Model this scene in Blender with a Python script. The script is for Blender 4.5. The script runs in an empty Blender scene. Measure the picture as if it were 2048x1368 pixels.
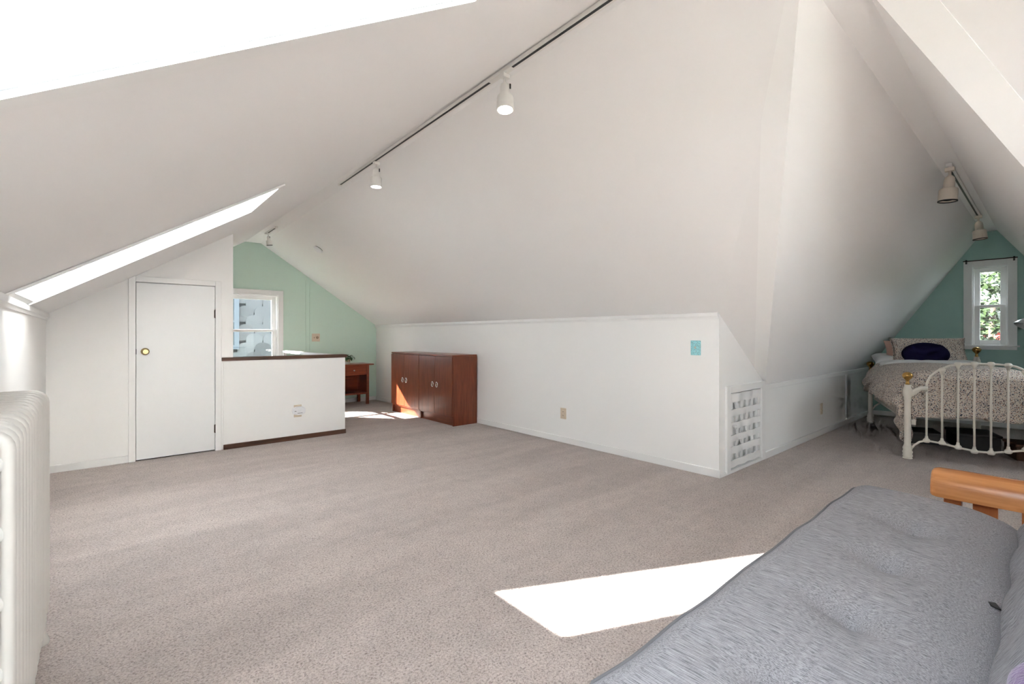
import bpy, bmesh, math, random
from mathutils import Vector, Matrix, noise as mnoise
random.seed(7)
sc = bpy.context.scene
COL = sc.collection
PI = math.pi

# ------------------------------------------------------------------ camera
cam_d = bpy.data.cameras.new('camera')
cam = bpy.data.objects.new('camera', cam_d); COL.objects.link(cam)
cam.location = (0, 0, 1.2)
cam.rotation_euler = (PI/2, 0, -math.radians(41.22))
cam_d.sensor_width = 36.0
cam_d.lens = 949.7/2048*36.0
cam_d.shift_y = -13/2048
cam_d.clip_start = 0.02
sc.camera = cam

# ------------------------------------------------------------------ world and sun
W_STRENGTH = 9.5
SUN_E = 78.0
EXPOSURE = 0.09
SUN_DIR = Vector((1.035, -1.29, -1.0)).normalized()
world = bpy.data.worlds.new('sky'); sc.world = world
world.use_nodes = True
wn = world.node_tree.nodes; wl = world.node_tree.links
wn['Background'].inputs['Color'].default_value = (0.81, 0.92, 1.0, 1)
wn['Background'].inputs['Strength'].default_value = W_STRENGTH
sun_d = bpy.data.lights.new('sun', 'SUN'); sun_d.energy = SUN_E; sun_d.angle = math.radians(0.53)
sun_d.color = (1.0, 0.975, 0.93)
sun = bpy.data.objects.new('sun', sun_d); COL.objects.link(sun)
sun.location = (-8, 12, 10)
sun.rotation_euler = SUN_DIR.to_track_quat('-Z', 'Y').to_euler()

vs = sc.view_settings
vs.view_transform = 'Standard'; vs.look = 'None'; vs.gamma = 1.0; vs.exposure = EXPOSURE
vs.use_curve_mapping = False
sc.cycles.use_denoising = True
sc.cycles.max_bounces = 8
sc.cycles.diffuse_bounces = 6
sc.cycles.glossy_bounces = 3
sc.cycles.use_light_tree = False
sc.cycles.use_adaptive_sampling = True
sc.cycles.adaptive_threshold = 0.04
sc.cycles.adaptive_min_samples = 12
sc.cycles.transparent_max_bounces = 12
sc.cycles.sample_clamp_indirect = 60.0
sc.cycles.caustics_reflective = False
sc.cycles.caustics_refractive = False

# ------------------------------------------------------------------ materials
def mat(name, color, rough=0.5, metal=0.0, bump=None, vary=None, spec=0.5, sheen=0.0):
    m = bpy.data.materials.new(name); m.use_nodes = True
    nt = m.node_tree; b = nt.nodes['Principled BSDF']
    b.inputs['Base Color'].default_value = (*color, 1)
    b.inputs['Roughness'].default_value = rough
    b.inputs['Metallic'].default_value = metal
    b.inputs['Specular IOR Level'].default_value = spec
    if sheen: b.inputs['Sheen Weight'].default_value = sheen
    if vary or bump:
        tc = nt.nodes.new('ShaderNodeTexCoord')
    if vary:                       # (scale, amount)
        n = nt.nodes.new('ShaderNodeTexNoise'); n.inputs['Scale'].default_value = vary[0]; n.inputs['Detail'].default_value = 4
        nt.links.new(tc.outputs['Object'], n.inputs['Vector'])
        r = nt.nodes.new('ShaderNodeValToRGB')
        a = vary[1]
        r.color_ramp.elements[0].position = .3; r.color_ramp.elements[1].position = .7
        r.color_ramp.elements[0].color = (*[c*(1-a) for c in color], 1)
        r.color_ramp.elements[1].color = (*[min(1, c*(1+a)) for c in color], 1)
        nt.links.new(n.outputs['Fac'], r.inputs['Fac']); nt.links.new(r.outputs['Color'], b.inputs['Base Color'])
    if bump:                       # (scale, strength, distance)
        n = nt.nodes.new('ShaderNodeTexNoise'); n.inputs['Scale'].default_value = bump[0]; n.inputs['Detail'].default_value = 3
        nt.links.new(tc.outputs['Object'], n.inputs['Vector'])
        bp = nt.nodes.new('ShaderNodeBump'); bp.inputs['Strength'].default_value = bump[1]; bp.inputs['Distance'].default_value = bump[2]
        nt.links.new(n.outputs['Fac'], bp.inputs['Height']); nt.links.new(bp.outputs['Normal'], b.inputs['Normal'])
    return m

def wood(name, dark, light, axis='z', rough=0.35, scale=9.0):
    m = bpy.data.materials.new(name); m.use_nodes = True
    nt = m.node_tree; b = nt.nodes['Principled BSDF']; b.inputs['Roughness'].default_value = rough
    tc = nt.nodes.new('ShaderNodeTexCoord'); mp = nt.nodes.new('ShaderNodeMapping')
    s = [scale*3, scale*3, scale*3]; s['xyz'.index(axis)] = scale*0.25
    mp.inputs['Scale'].default_value = s
    nt.links.new(tc.outputs['Object'], mp.inputs['Vector'])
    n = nt.nodes.new('ShaderNodeTexNoise'); n.inputs['Scale'].default_value = 1.6; n.inputs['Detail'].default_value = 6; n.inputs['Distortion'].default_value = 0.6
    nt.links.new(mp.outputs['Vector'], n.inputs['Vector'])
    r = nt.nodes.new('ShaderNodeValToRGB')
    r.color_ramp.elements[0].position = .32; r.color_ramp.elements[0].color = (*dark, 1)
    r.color_ramp.elements[1].position = .68; r.color_ramp.elements[1].color = (*light, 1)
    nt.links.new(n.outputs['Fac'], r.inputs['Fac']); nt.links.new(r.outputs['Color'], b.inputs['Base Color'])
    bp = nt.nodes.new('ShaderNodeBump'); bp.inputs['Strength'].default_value = .08; bp.inputs['Distance'].default_value = .002
    nt.links.new(n.outputs['Fac'], bp.inputs['Height']); nt.links.new(bp.outputs['Normal'], b.inputs['Normal'])
    return m

def carpet_mat():
    m = bpy.data.materials.new('carpet'); m.use_nodes = True
    nt = m.node_tree; b = nt.nodes['Principled BSDF']; b.inputs['Roughness'].default_value = .95
    b.inputs['Specular IOR Level'].default_value = .1; b.inputs['Sheen Weight'].default_value = .15
    tc = nt.nodes.new('ShaderNodeTexCoord')
    def noise(scale, detail, dist=0):
        n = nt.nodes.new('ShaderNodeTexNoise'); n.inputs['Scale'].default_value = scale; n.inputs['Detail'].default_value = detail
        n.inputs['Distortion'].default_value = dist
        nt.links.new(tc.outputs['Object'], n.inputs['Vector']); return n
    fine = noise(125, 3, .8); swath = noise(1.3, 2, .7); mid = noise(9, 1)
    mp = nt.nodes.new('ShaderNodeMapping'); mp.inputs['Rotation'].default_value = (0, 0, math.radians(35)); mp.inputs['Scale'].default_value = (.35, 2.4, 1)
    nt.links.new(tc.outputs['Object'], mp.inputs['Vector']); nt.links.new(mp.outputs['Vector'], swath.inputs['Vector'])
    r = nt.nodes.new('ShaderNodeValToRGB')
    e = r.color_ramp.elements
    e[0].position = .30; e[0].color = (.25, .205, .186, 1)
    e[1].position = .62; e[1].color = (.58, .505, .468, 1)
    c = e.new(.46); c.color = (.45, .383, .352, 1)
    nt.links.new(fine.outputs['Fac'], r.inputs['Fac'])
    # brushed lighter and darker swaths
    mr = nt.nodes.new('ShaderNodeMapRange'); mr.inputs['From Min'].default_value = .35; mr.inputs['From Max'].default_value = .65
    mr.inputs['To Min'].default_value = .91; mr.inputs['To Max'].default_value = 1.07
    nt.links.new(swath.outputs['Fac'], mr.inputs['Value'])
    mr2 = nt.nodes.new('ShaderNodeMapRange'); mr2.inputs['From Min'].default_value = .3; mr2.inputs['From Max'].default_value = .7
    mr2.inputs['To Min'].default_value = .95; mr2.inputs['To Max'].default_value = 1.05
    nt.links.new(mid.outputs['Fac'], mr2.inputs['Value'])
    mu = nt.nodes.new('ShaderNodeMath'); mu.operation = 'MULTIPLY'
    nt.links.new(mr.outputs['Result'], mu.inputs[0]); nt.links.new(mr2.outputs['Result'], mu.inputs[1])
    vm = nt.nodes.new('ShaderNodeVectorMath'); vm.operation = 'SCALE'
    nt.links.new(r.outputs['Color'], vm.inputs[0]); nt.links.new(mu.outputs['Value'], vm.inputs['Scale'])
    nt.links.new(vm.outputs['Vector'], b.inputs['Base Color'])
    bp = nt.nodes.new('ShaderNodeBump'); bp.inputs['Strength'].default_value = .7; bp.inputs['Distance'].default_value = .012
    nt.links.new(fine.outputs['Fac'], bp.inputs['Height']); nt.links.new(bp.outputs['Normal'], b.inputs['Normal'])
    return m

def heather_mat():
    m = bpy.data.materials.new('heather_grey_fabric'); m.use_nodes = True
    nt = m.node_tree; b = nt.nodes['Principled BSDF']; b.inputs['Roughness'].default_value = .9; b.inputs['Specular IOR Level'].default_value = .15
    tc = nt.nodes.new('ShaderNodeTexCoord')
    def streak(sx, sy):
        mp = nt.nodes.new('ShaderNodeMapping'); mp.inputs['Scale'].default_value = (sx, sy, sx)
        nt.links.new(tc.outputs['Object'], mp.inputs['Vector'])
        n = nt.nodes.new('ShaderNodeTexNoise'); n.inputs['Scale'].default_value = 1; n.inputs['Detail'].default_value = 3
        nt.links.new(mp.outputs['Vector'], n.inputs['Vector']); return n
    a = streak(720, 24); c = streak(110, 520)
    ad = nt.nodes.new('ShaderNodeMath'); ad.operation = 'MULTIPLY_ADD'; ad.inputs[1].default_value = .15
    nt.links.new(c.outputs['Fac'], ad.inputs[0]); nt.links.new(a.outputs['Fac'], ad.inputs[2])
    r = nt.nodes.new('ShaderNodeValToRGB'); e = r.color_ramp.elements
    e[0].position = .40; e[0].color = (.12, .12, .128, 1); e[1].position = .74; e[1].color = (.40, .392, .418, 1)
    k = e.new(.57); k.color = (.282, .276, .297, 1)
    nt.links.new(ad.outputs['Value'], r.inputs['Fac']); nt.links.new(r.outputs['Color'], b.inputs['Base Color'])
    bp = nt.nodes.new('ShaderNodeBump'); bp.inputs['Strength'].default_value = .12; bp.inputs['Distance'].default_value = .002
    nt.links.new(ad.outputs['Value'], bp.inputs['Height']); nt.links.new(bp.outputs['Normal'], b.inputs['Normal'])
    return m

def floral_mat(name='floral_print', base=(.68, .60, .52)):
    m = bpy.data.materials.new(name); m.use_nodes = True
    nt = m.node_tree; b = nt.nodes['Principled BSDF']; b.inputs['Roughness'].default_value = .85; b.inputs['Specular IOR Level'].default_value = .2
    tc = nt.nodes.new('ShaderNodeTexCoord')
    col = None
    prev = None
    for i, (scale, thr, rgb) in enumerate([(68, .30, (.030, .035, .055)), (85, .27, (.30, .12, .07)), (98, .25, (.10, .15, .22)), (130, .24, (.06, .05, .05))]):
        mp = nt.nodes.new('ShaderNodeMapping'); mp.inputs['Location'].default_value = (i*3.1, i*1.7, i*.9)
        nt.links.new(tc.outputs['Object'], mp.inputs['Vector'])
        nz = nt.nodes.new('ShaderNodeTexNoise'); nz.inputs['Scale'].default_value = 40
        nt.links.new(mp.outputs['Vector'], nz.inputs['Vector'])
        mx = nt.nodes.new('ShaderNodeVectorMath'); mx.operation = 'MULTIPLY_ADD'; mx.inputs[1].default_value = (.02, .02, .02)
        nt.links.new(nz.outputs['Color'], mx.inputs[0]); nt.links.new(mp.outputs['Vector'], mx.inputs[2])
        v = nt.nodes.new('ShaderNodeTexVoronoi'); v.inputs['Scale'].default_value = scale
        nt.links.new(mx.outputs['Vector'], v.inputs['Vector'])
        lt = nt.nodes.new('ShaderNodeMath'); lt.operation = 'LESS_THAN'; lt.inputs[1].default_value = thr
        nt.links.new(v.outputs['Distance'], lt.inputs[0])
        mix = nt.nodes.new('ShaderNodeMix'); mix.data_type = 'RGBA'
        nt.links.new(lt.outputs['Value'], mix.inputs['Factor'])
        if prev is None: mix.inputs[6].default_value = (*base, 1)
        else: nt.links.new(prev.outputs[2], mix.inputs[6])
        mix.inputs[7].default_value = (*rgb, 1)
        prev = mix
    nt.links.new(prev.outputs[2], b.inputs['Base Color'])
    return m

def glass_mat(name, refl=.06, tint=(1, 1, 1)):
    m = bpy.data.materials.new(name); m.use_nodes = True
    nt = m.node_tree; nt.nodes.remove(nt.nodes['Principled BSDF'])
    out = nt.nodes['Material Output']
    t = nt.nodes.new('ShaderNodeBsdfTransparent'); t.inputs['Color'].default_value = (*tint, 1)
    g = nt.nodes.new('ShaderNodeBsdfGlossy'); g.inputs['Roughness'].default_value = .02
    mx = nt.nodes.new('ShaderNodeMixShader'); mx.inputs['Fac'].default_value = refl
    nt.links.new(t.outputs[0], mx.inputs[1]); nt.links.new(g.outputs[0], mx.inputs[2]); nt.links.new(mx.outputs[0], out.inputs['Surface'])
    return m

def emit_mat(name, color, strength):
    m = bpy.data.materials.new(name); m.use_nodes = True
    b = m.node_tree.nodes['Principled BSDF']
    b.inputs['Base Color'].default_value = (.8, .8, .8, 1)
    b.inputs['Emission Color'].default_value = (*color, 1); b.inputs['Emission Strength'].default_value = strength
    return m

def leaf_mat(name, c1, c2):
    m = mat(name, c1, .5, vary=(3.0, .35))
    b = m.node_tree.nodes['Principled BSDF']
    return m

M = dict(
    paint=mat('warm_white_paint', (.865, .858, .84), .6),
    ceil=mat('ceiling_white_paint', (.865, .858, .848), .65),
    beam=mat('valley_board_lightened', (.90, .90, .885), .5),  # lighter than the ceiling: light falling on the boards is put into colour
    trim=mat('trim_white', (.84, .835, .82), .35),
    door=mat('door_white', (.82, .825, .82), .35, bump=(8, .04, .002)),
    green=mat('sage_green_paint', (.57, .725, .63), .6),
    shaded_green=mat('sage_green_shaded', (.38, .57, .515), .6),  # darker, bluer copy of the sage paint; alcove shade is in the colour
    carpet=carpet_mat(),
    cherry=wood('cherry_wood_vertical', (.12, .025, .009), (.20, .048, .018), 'z', .28),
    cherry_h=wood('cherry_wood_top', (.13, .028, .010), (.21, .05, .019), 'y', .3),
    walnut=wood('dark_walnut', (.050, .020, .010), (.115, .050, .026), 'x', .4),
    desk=wood('red_brown_desk_wood', (.15, .027, .010), (.25, .055, .020), 'x', .35),
    oak=wood('honey_oak', (.42, .15, .045), (.62, .27, .095), 'y', .25, 7),
    oak_v=wood('honey_oak_slat', (.30, .085, .025), (.42, .14, .045), 'z', .35, 7),
    heather=heather_mat(),
    piping=mat('grey_piping', (.16, .16, .17), .9),
    floral=floral_mat(),
    sheet=mat('white_sheet', (.72, .71, .69), .9, bump=(12, .2, .01)),
    peach=mat('peach_cotton', (.62, .38, .30), .9),
    navy=mat('navy_velvet', (.014, .011, .048), .95, spec=.1, bump=(150, .2, .002)),
    purple=mat('purple_plush', (.16, .10, .22), .95, sheen=.4, bump=(120, .6, .006), vary=(40, .25)),
    iron=mat('cream_enamel_iron', (.76, .71, .62), .35, bump=(60, .05, .001)),
    brass=mat('polished_brass', (.62, .38, .12), .2, 1.0),
    brass_old=mat('aged_brass', (.50, .40, .20), .25, 1.0),
    chrome=mat('chrome', (.75, .75, .76), .18, 1.0),
    black=mat('black_plastic', (.012, .012, .013), .4),
    dark=mat('dark_cavity', (.03, .028, .026), .9),
    radiator=mat('radiator_cream_paint', (.68, .665, .63), .4),
    ivory=mat('ivory_plastic', (.62, .52, .40), .4),
    wplastic=mat('white_plastic', (.80, .80, .82), .35),
    aqua=mat('aqua_mosaic', (.28, .60, .64), .3, vary=(120, .35)),
    lampwhite=mat('lamp_enamel', (.80, .78, .74), .35),
    lampcream=mat('lamp_cream_enamel', (.70, .62, .52), .4),
    bulb=emit_mat('lit_bulb', (1, .96, .9), 14),
    glass=glass_mat('window_glass'),
    skyglass=glass_mat('skylight_glass', .05),
    shingle=mat('grey_scallop_shingle', (.085, .085, .092), .85, spec=0),
    housewall=mat('neighbour_grey', (.035, .035, .04), .9, spec=0),
    housetrim=mat('neighbour_white_trim', (.085, .095, .115), .6, spec=0),
    darkglass=mat('neighbour_pane', (.03, .035, .045), .1),
    roof=mat('asphalt_roof', (.06, .06, .065), .9, vary=(8, .3)),
    bark=mat('bark', (.05, .035, .025), .9, bump=(20, .5, .02)),
    leaf=mat('green_leaf', (.034, .058, .020), .45, vary=(2.5, .4)),
    leafred=mat('red_leaf', (.22, .04, .03), .5),
    grass=mat('lawn', (.03, .05, .015), .9, vary=(.8, .4)),
    plant=mat('pothos_leaf', (.035, .12, .03), .35, vary=(30, .5)),
    pot=mat('grey_pot', (.42, .40, .37), .7),
    terracotta=mat('pot_band', (.32, .23, .15), .7),
    bin=mat('dark_storage_box', (.05, .047, .045), .6),
    binbrown=mat('brown_storage_box', (.13, .06, .035), .6),
    silver=mat('brushed_silver', (.62, .64, .64), .3, .8),
    brown_metal=mat('brown_rod_metal', (.06, .03, .02), .5, .4),
)

# each shingle of the house next door gets its own random tone so the pieces read apart
_nt = M['shingle'].node_tree; _oi = _nt.nodes.new('ShaderNodeObjectInfo'); _rp = _nt.nodes.new('ShaderNodeValToRGB')
_rp.color_ramp.elements[0].color = (.055, .055, .060, 1); _rp.color_ramp.elements[1].color = (.105, .105, .114, 1)
_nt.links.new(_oi.outputs['Random'], _rp.inputs['Fac']); _nt.links.new(_rp.outputs['Color'], _nt.nodes['Principled BSDF'].inputs['Base Color'])

# ------------------------------------------------------------------ helpers
def thing(name, label, cat, loc=(0, 0, 0), rotz=0.0, group=None):
    o = bpy.data.objects.new(name, None); COL.objects.link(o)
    o.empty_display_size = .1
    o.location = loc; o.rotation_euler = (0, 0, rotz)
    o['label'] = label; o['category'] = cat
    if group: o['group'] = group
    return o

def tag(o, label, cat, group=None):
    o['label'] = label; o['category'] = cat
    if group: o['group'] = group
    return o

def obj(name, bm, m, parent=None, smooth=False, angle=None):
    bmesh.ops.recalc_face_normals(bm, faces=bm.faces[:])
    me = bpy.data.meshes.new(name); bm.to_mesh(me); bm.free()
    if isinstance(m, (list, tuple)):
        for k in m: me.materials.append(k)
    else: me.materials.append(m)
    if smooth:
        for p in me.polygons: p.use_smooth = True
        if angle:
            me.set_sharp_from_angle(angle=math.radians(angle))
    o = bpy.data.objects.new(name, me); COL.objects.link(o)
    if parent: o.parent = parent
    return o

def struct(name, bm, m, parent=None, smooth=False, label=None, cat=None, angle=None):
    o = obj(name, bm, m, parent, smooth, angle)
    if parent is None:
        o['kind'] = 'structure'
        if label: o['label'] = label; o['category'] = cat
    return o

def copy_obj(o, parent, loc=None, name=None):
    c = o.copy(); COL.objects.link(c); c.parent = parent
    if loc is not None: c.location = loc
    return c

def BM(): return bmesh.new()

def add_box(bm, x0, x1, y0, y1, z0, z1, bev=0.0, seg=2, mtx=None):
    vs_ = [bm.verts.new(p) for p in ((x0,y0,z0),(x1,y0,z0),(x1,y1,z0),(x0,y1,z0),(x0,y0,z1),(x1,y0,z1),(x1,y1,z1),(x0,y1,z1))]
    fs = [bm.faces.new([vs_[i] for i in f]) for f in ((0,3,2,1),(4,5,6,7),(0,1,5,4),(1,2,6,5),(2,3,7,6),(3,0,4,7))]
    geo_v = list(vs_)
    if bev:
        es = list({e for f in fs for e in f.edges})
        r = bmesh.ops.bevel(bm, geom=es, offset=bev, segments=seg, profile=.5, affect='EDGES')
        geo_v = list({v for f in r['faces'] for v in f.verts} | {v for v in vs_ if v.is_valid})
    if mtx is not None:
        bmesh.ops.transform(bm, matrix=mtx, verts=[v for v in geo_v if v.is_valid])
    return bm

def box(x0, x1, y0, y1, z0, z1, bev=0.0, seg=2):
    return add_box(BM(), x0, x1, y0, y1, z0, z1, bev, seg)

def add_tube(bm, pts, r, seg=10, caps=True, closed=False):
    pts = [Vector(p) for p in pts]; n = len(pts)
    rad = r if isinstance(r, (list, tuple)) else [r]*n
    rings = []; up = Vector((0, 0, 1)); prev_n = None
    for i, p in enumerate(pts):
        if closed: t = pts[(i+1) % n]-pts[i-1]
        else: t = pts[min(i+1, n-1)]-pts[max(i-1, 0)]
        t.normalize()
        if prev_n is None:
            a = up if abs(t.dot(up)) < .95 else Vector((1, 0, 0))
            nn = (a-t*a.dot(t)).normalized()
        else:
            nn = (prev_n-t*prev_n.dot(t)).normalized()
        prev_n = nn; bb = t.cross(nn)
        rings.append([bm.verts.new(p+(nn*math.cos(2*PI*k/seg)+bb*math.sin(2*PI*k/seg))*rad[i]) for k in range(seg)])
    m = n if closed else n-1
    for i in range(m):
        a, b = rings[i], rings[(i+1) % n]
        for k in range(seg): bm.faces.new((a[k], a[(k+1) % seg], b[(k+1) % seg], b[k]))
    if caps and not closed:
        bm.faces.new(rings[0][::-1]); bm.faces.new(rings[-1])
    return bm

def tube(pts, r, seg=10, closed=False): return add_tube(BM(), pts, r, seg, True, closed)

def add_lathe(bm, prof, seg=20, mtx=None):
    rings = []; new = []
    for r, z in prof:
        if r < 1e-6:
            v = bm.verts.new((0, 0, z)); rings.append([v]); new.append(v)
        else:
            rg = [bm.verts.new((r*math.cos(2*PI*k/seg), r*math.sin(2*PI*k/seg), z)) for k in range(seg)]
            rings.append(rg); new += rg
    for a, b in zip(rings, rings[1:]):
        for k in range(seg):
            k2 = (k+1) % seg
            if len(a) == 1 and len(b) == 1: continue
            if len(a) == 1: bm.faces.new((a[0], b[k], b[k2]))
            elif len(b) == 1: bm.faces.new((a[k], a[k2], b[0]))
            else: bm.faces.new((a[k], a[k2], b[k2], b[k]))
    if mtx is not None: bmesh.ops.transform(bm, matrix=mtx, verts=new)
    return bm

def lathe(prof, seg=20, mtx=None): return add_lathe(BM(), prof, seg, mtx)

def add_prism(bm, poly, axis, a0, a1):
    """poly in the two other axes (in xyz order), extruded along axis from a0 to a1"""
    def P(u, v, w):
        return {'x': (w, u, v), 'y': (u, w, v), 'z': (u, v, w)}[axis]
    A = [bm.verts.new(P(u, v, a0)) for u, v in poly]; B = [bm.verts.new(P(u, v, a1)) for u, v in poly]
    bm.faces.new(A); bm.faces.new(B[::-1])
    n = len(poly)
    for i in range(n): bm.faces.new((A[i], A[(i+1) % n], B[(i+1) % n], B[i]))
    return bm

def prism(poly, axis, a0, a1): return add_prism(BM(), poly, axis, a0, a1)

def add_poly(bm, pts):
    return bm.faces.new([bm.verts.new(p) for p in pts])

def T(x, y, z): return Matrix.Translation((x, y, z))
def RX(a): return Matrix.Rotation(a, 4, 'X')
def RY(a): return Matrix.Rotation(a, 4, 'Y')
def RZ(a): return Matrix.Rotation(a, 4, 'Z')

def rounded_box(L, W, H, r, nx=24, ny=12, nz=6, fn=None):
    """box 0..L, 0..W, 0..H with rounded edges, every face a grid; fn(x,y,z)->(x,y,z) reshapes it"""
    bm = BM(); cache = {}
    def vert(p):
        key = tuple(round(c, 5) for c in p)
        if key not in cache:
            q = Vector(p); c = Vector((min(max(q.x, r), L-r), min(max(q.y, r), W-r), min(max(q.z, r), H-r)))
            d = q-c
            if d.length > 1e-9:
                # cube-to-sphere rounding
                m = max(abs(d.x), abs(d.y), abs(d.z)); d = d.normalized()*m
            q = c+d
            if fn: q = Vector(fn(q.x, q.y, q.z))
            cache[key] = bm.verts.new(q)
        return cache[key]
    def stops(S, n):
        k = 4
        a = [r*i/k for i in range(k)]
        b = [r+(S-2*r)*i/n for i in range(n+1)]
        c = [S-r+r*i/k for i in range(1, k+1)]
        return a+b+c
    xs, ys, zs = stops(L, nx), stops(W, ny), stops(H, nz)
    def grid(us, vs_, f):
        for i in range(len(us)-1):
            for j in range(len(vs_)-1):
                q = [vert(f(us[i], vs_[j])), vert(f(us[i+1], vs_[j])), vert(f(us[i+1], vs_[j+1])), vert(f(us[i], vs_[j+1]))]
                q2 = []
                for v in q:
                    if v not in q2: q2.append(v)
                if len(q2) >= 3:
                    try: bm.faces.new(q2)
                    except ValueError: pass
    grid(xs, ys, lambda u, v: (u, v, 0)); grid(xs, ys, lambda u, v: (u, v, H))
    grid(xs, zs, lambda u, v: (u, 0, v)); grid(xs, zs, lambda u, v: (u, W, v))
    grid(ys, zs, lambda u, v: (0, u, v)); grid(ys, zs, lambda u, v: (L, u, v))
    return bm

# ------------------------------------------------------------------ room dimensions
XW, XE = -.326, 3.946            # west and east knee walls
YD, YN, YS = 5.76, 8.37, -3.2    # door partition, far green wall, wall behind the viewer
KZ = 1.385                       # knee wall height
DN, DS, DX = 1.859, -.739, 8.9   # bed alcove: north and south knee walls, end wall
DK = .72                         # alcove knee wall height
def zr(y): return 2.71-.0053*(y-1.77)
def xr(y): return 1.81+.0267*(y-1.77)
def xl(y): return 1.715+.0075*(y-1.93)
def zW(x, y): return KZ+(x-XW)*(zr(y)-KZ)/(xl(y)-XW)
def zE(x, y): return KZ+(XE-x)*(zr(y)-KZ)/(XE-xr(y))
J = (2.0, .627, 2.58); D = (4.92, DN, DK)
JS = (2.23, .493, 2.58); DSP = (5.09, DS, DK)

# ---- floor
struct('floor', box(-.6, 9.1, -3.4, 8.6, -.15, 0), M['carpet'], label='beige cut-pile carpet with brushed swaths covering the attic floor', cat='floor')

# ---- west slope with two skylight openings and an added one behind the viewer
HOLE_FAR = [(-.296, 3.20), (-.288, 4.118), (.903, 4.116), (.885, 3.31)]      # near-low, far-low, far-high, near-high
HOLE_ADDED_BACK = [(-.285, -2.75), (-.285, -1.75), (.85, -1.75), (.85, -2.75)]  # unseen opening added behind the viewer for fill daylight
HOLE_NEAR = [(-.292, -.08), (-.292, .932), (.735, .992), (.735, -.08)]
def wpt(x, y): return (x, y, zW(x, y))
bm = BM()
for y0, y1 in ((-3.35, -3.0), (-1.5, -.7), (1.5, 2.6), (4.6, 6.0), (6.0, 7.2), (7.2, 8.5)):
    add_poly(bm, [wpt(-.45, y0), wpt(-.45, y1), wpt(xl(y1), y1), wpt(xl(y0), y0)])
for (y0, y1), h in (((-3.0, -1.5), HOLE_ADDED_BACK), ((-.7, 1.5), HOLE_NEAR), ((2.6, 4.6), HOLE_FAR)):
    o4 = [(-.45, y0), (-.45, y1), (xl(y1), y1), (xl(y0), y0)]
    for k in range(4):
        a, b = o4[k], o4[(k+1) % 4]; c, d = h[(k+1) % 4], h[k]
        add_poly(bm, [wpt(*a), wpt(*b), wpt(*c), wpt(*d)])
bmesh.ops.remove_doubles(bm, verts=bm.verts[:], dist=1e-4)
struct('ceiling', bm, M['ceil'], label='white sloped ceiling with two skylights above the radiator', cat='ceiling')

# ---- flat ridge band
def xq(y): return 2.02 if y < .5 else xr(y)
bm = BM()
ys = [-3.35, -.739, .493, .627, 1.859, 3, 4.6, 6, 7.2, 8.5]
for y0, y1 in zip(ys, ys[1:]):
    add_poly(bm, [(xl(y0), y0, zr(y0)), (xl(y1), y1, zr(y1)), (xq(y1), y1, zr(y1)), (xq(y0), y0, zr(y0))])
struct('ceiling', bm, M['ceil'], label='narrow flat ceiling band along the ridge carrying the long track', cat='ceiling')

# ---- east slope
def ept(x, y): return (x, y, zE(x, y))
bm = BM()
ys = [1.859, 3, 4.6, 6, 7.2, 8.5]
for y0, y1 in zip(ys, ys[1:]):
    add_poly(bm, [ept(xr(y0), y0), ept(xr(y1), y1), ept(4.04, y1), ept(4.04, y0)])
R1 = (xr(1.859), 1.859, zr(1.859)); R0 = (xr(.627), .627, zr(.627)); RS = (2.02, .493, zr(.493)); RT = (2.02, DS, zr(DS))
K = (XE, DN, KZ); KS = (XE, DS, 1.465)
add_poly(bm, [R1, K, J]); add_poly(bm, [K, D, J]); add_poly(bm, [R1, J, R0])
add_poly(bm, [R0, J, JS, RS]); add_poly(bm, [JS, DSP, KS]); add_poly(bm, [RS, JS, KS]); add_poly(bm, [RS, KS, RT])
add_poly(bm, [RT, KS, (4.05, -3.35, 1.46-.06), (2.02, -3.35, zr(-3.35))])
bmesh.ops.remove_doubles(bm, verts=bm.verts[:], dist=1e-4)
struct('ceiling', bm, M['ceil'], label='large white sloped ceiling above the cabinets and long knee wall', cat='ceiling')

# ---- bed alcove slopes and flat band
bm = BM()
add_poly(bm, [J, D, (DX+.1, DN, DK), (DX+.1, .627, 2.58)])
struct('ceiling', bm, M['ceil'], label='steep white ceiling slope of the bed alcove beside the lattice panel', cat='ceiling')
bm = BM()
def spt(x, y): return (x, y, DK+(y-DS)*(2.58-DK)/(.493-DS))
HOLE_ADDED_ALC = [(6.2, -.52), (6.75, -.52), (6.75, -.18), (6.2, -.18)]  # opening added out of view to brighten the bed alcove
add_poly(bm, [JS, DSP, spt(5.7, DS), spt(5.7, .493)])
add_poly(bm, [spt(7.6, .493), spt(7.6, DS), spt(DX+.1, DS), spt(DX+.1, .493)])
o4 = [(5.7, DS), (7.6, DS), (7.6, .493), (5.7, .493)]
for k in range(4):
    add_poly(bm, [spt(*o4[k]), spt(*o4[(k+1) % 4]), spt(*HOLE_ADDED_ALC[(k+1) % 4]), spt(*HOLE_ADDED_ALC[k])])
bmesh.ops.remove_doubles(bm, verts=bm.verts[:], dist=1e-4)
struct('ceiling', bm, M['ceil'], label='steep white ceiling slope of the bed alcove, the right-hand one', cat='ceiling')
bm = BM()
add_poly(bm, [J, JS, (DX+.1, .493, 2.58), (DX+.1, .627, 2.58)])
struct('ceiling', bm, M['ceil'], label='narrow flat ceiling band at the bed alcove ridge', cat='ceiling')

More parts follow.
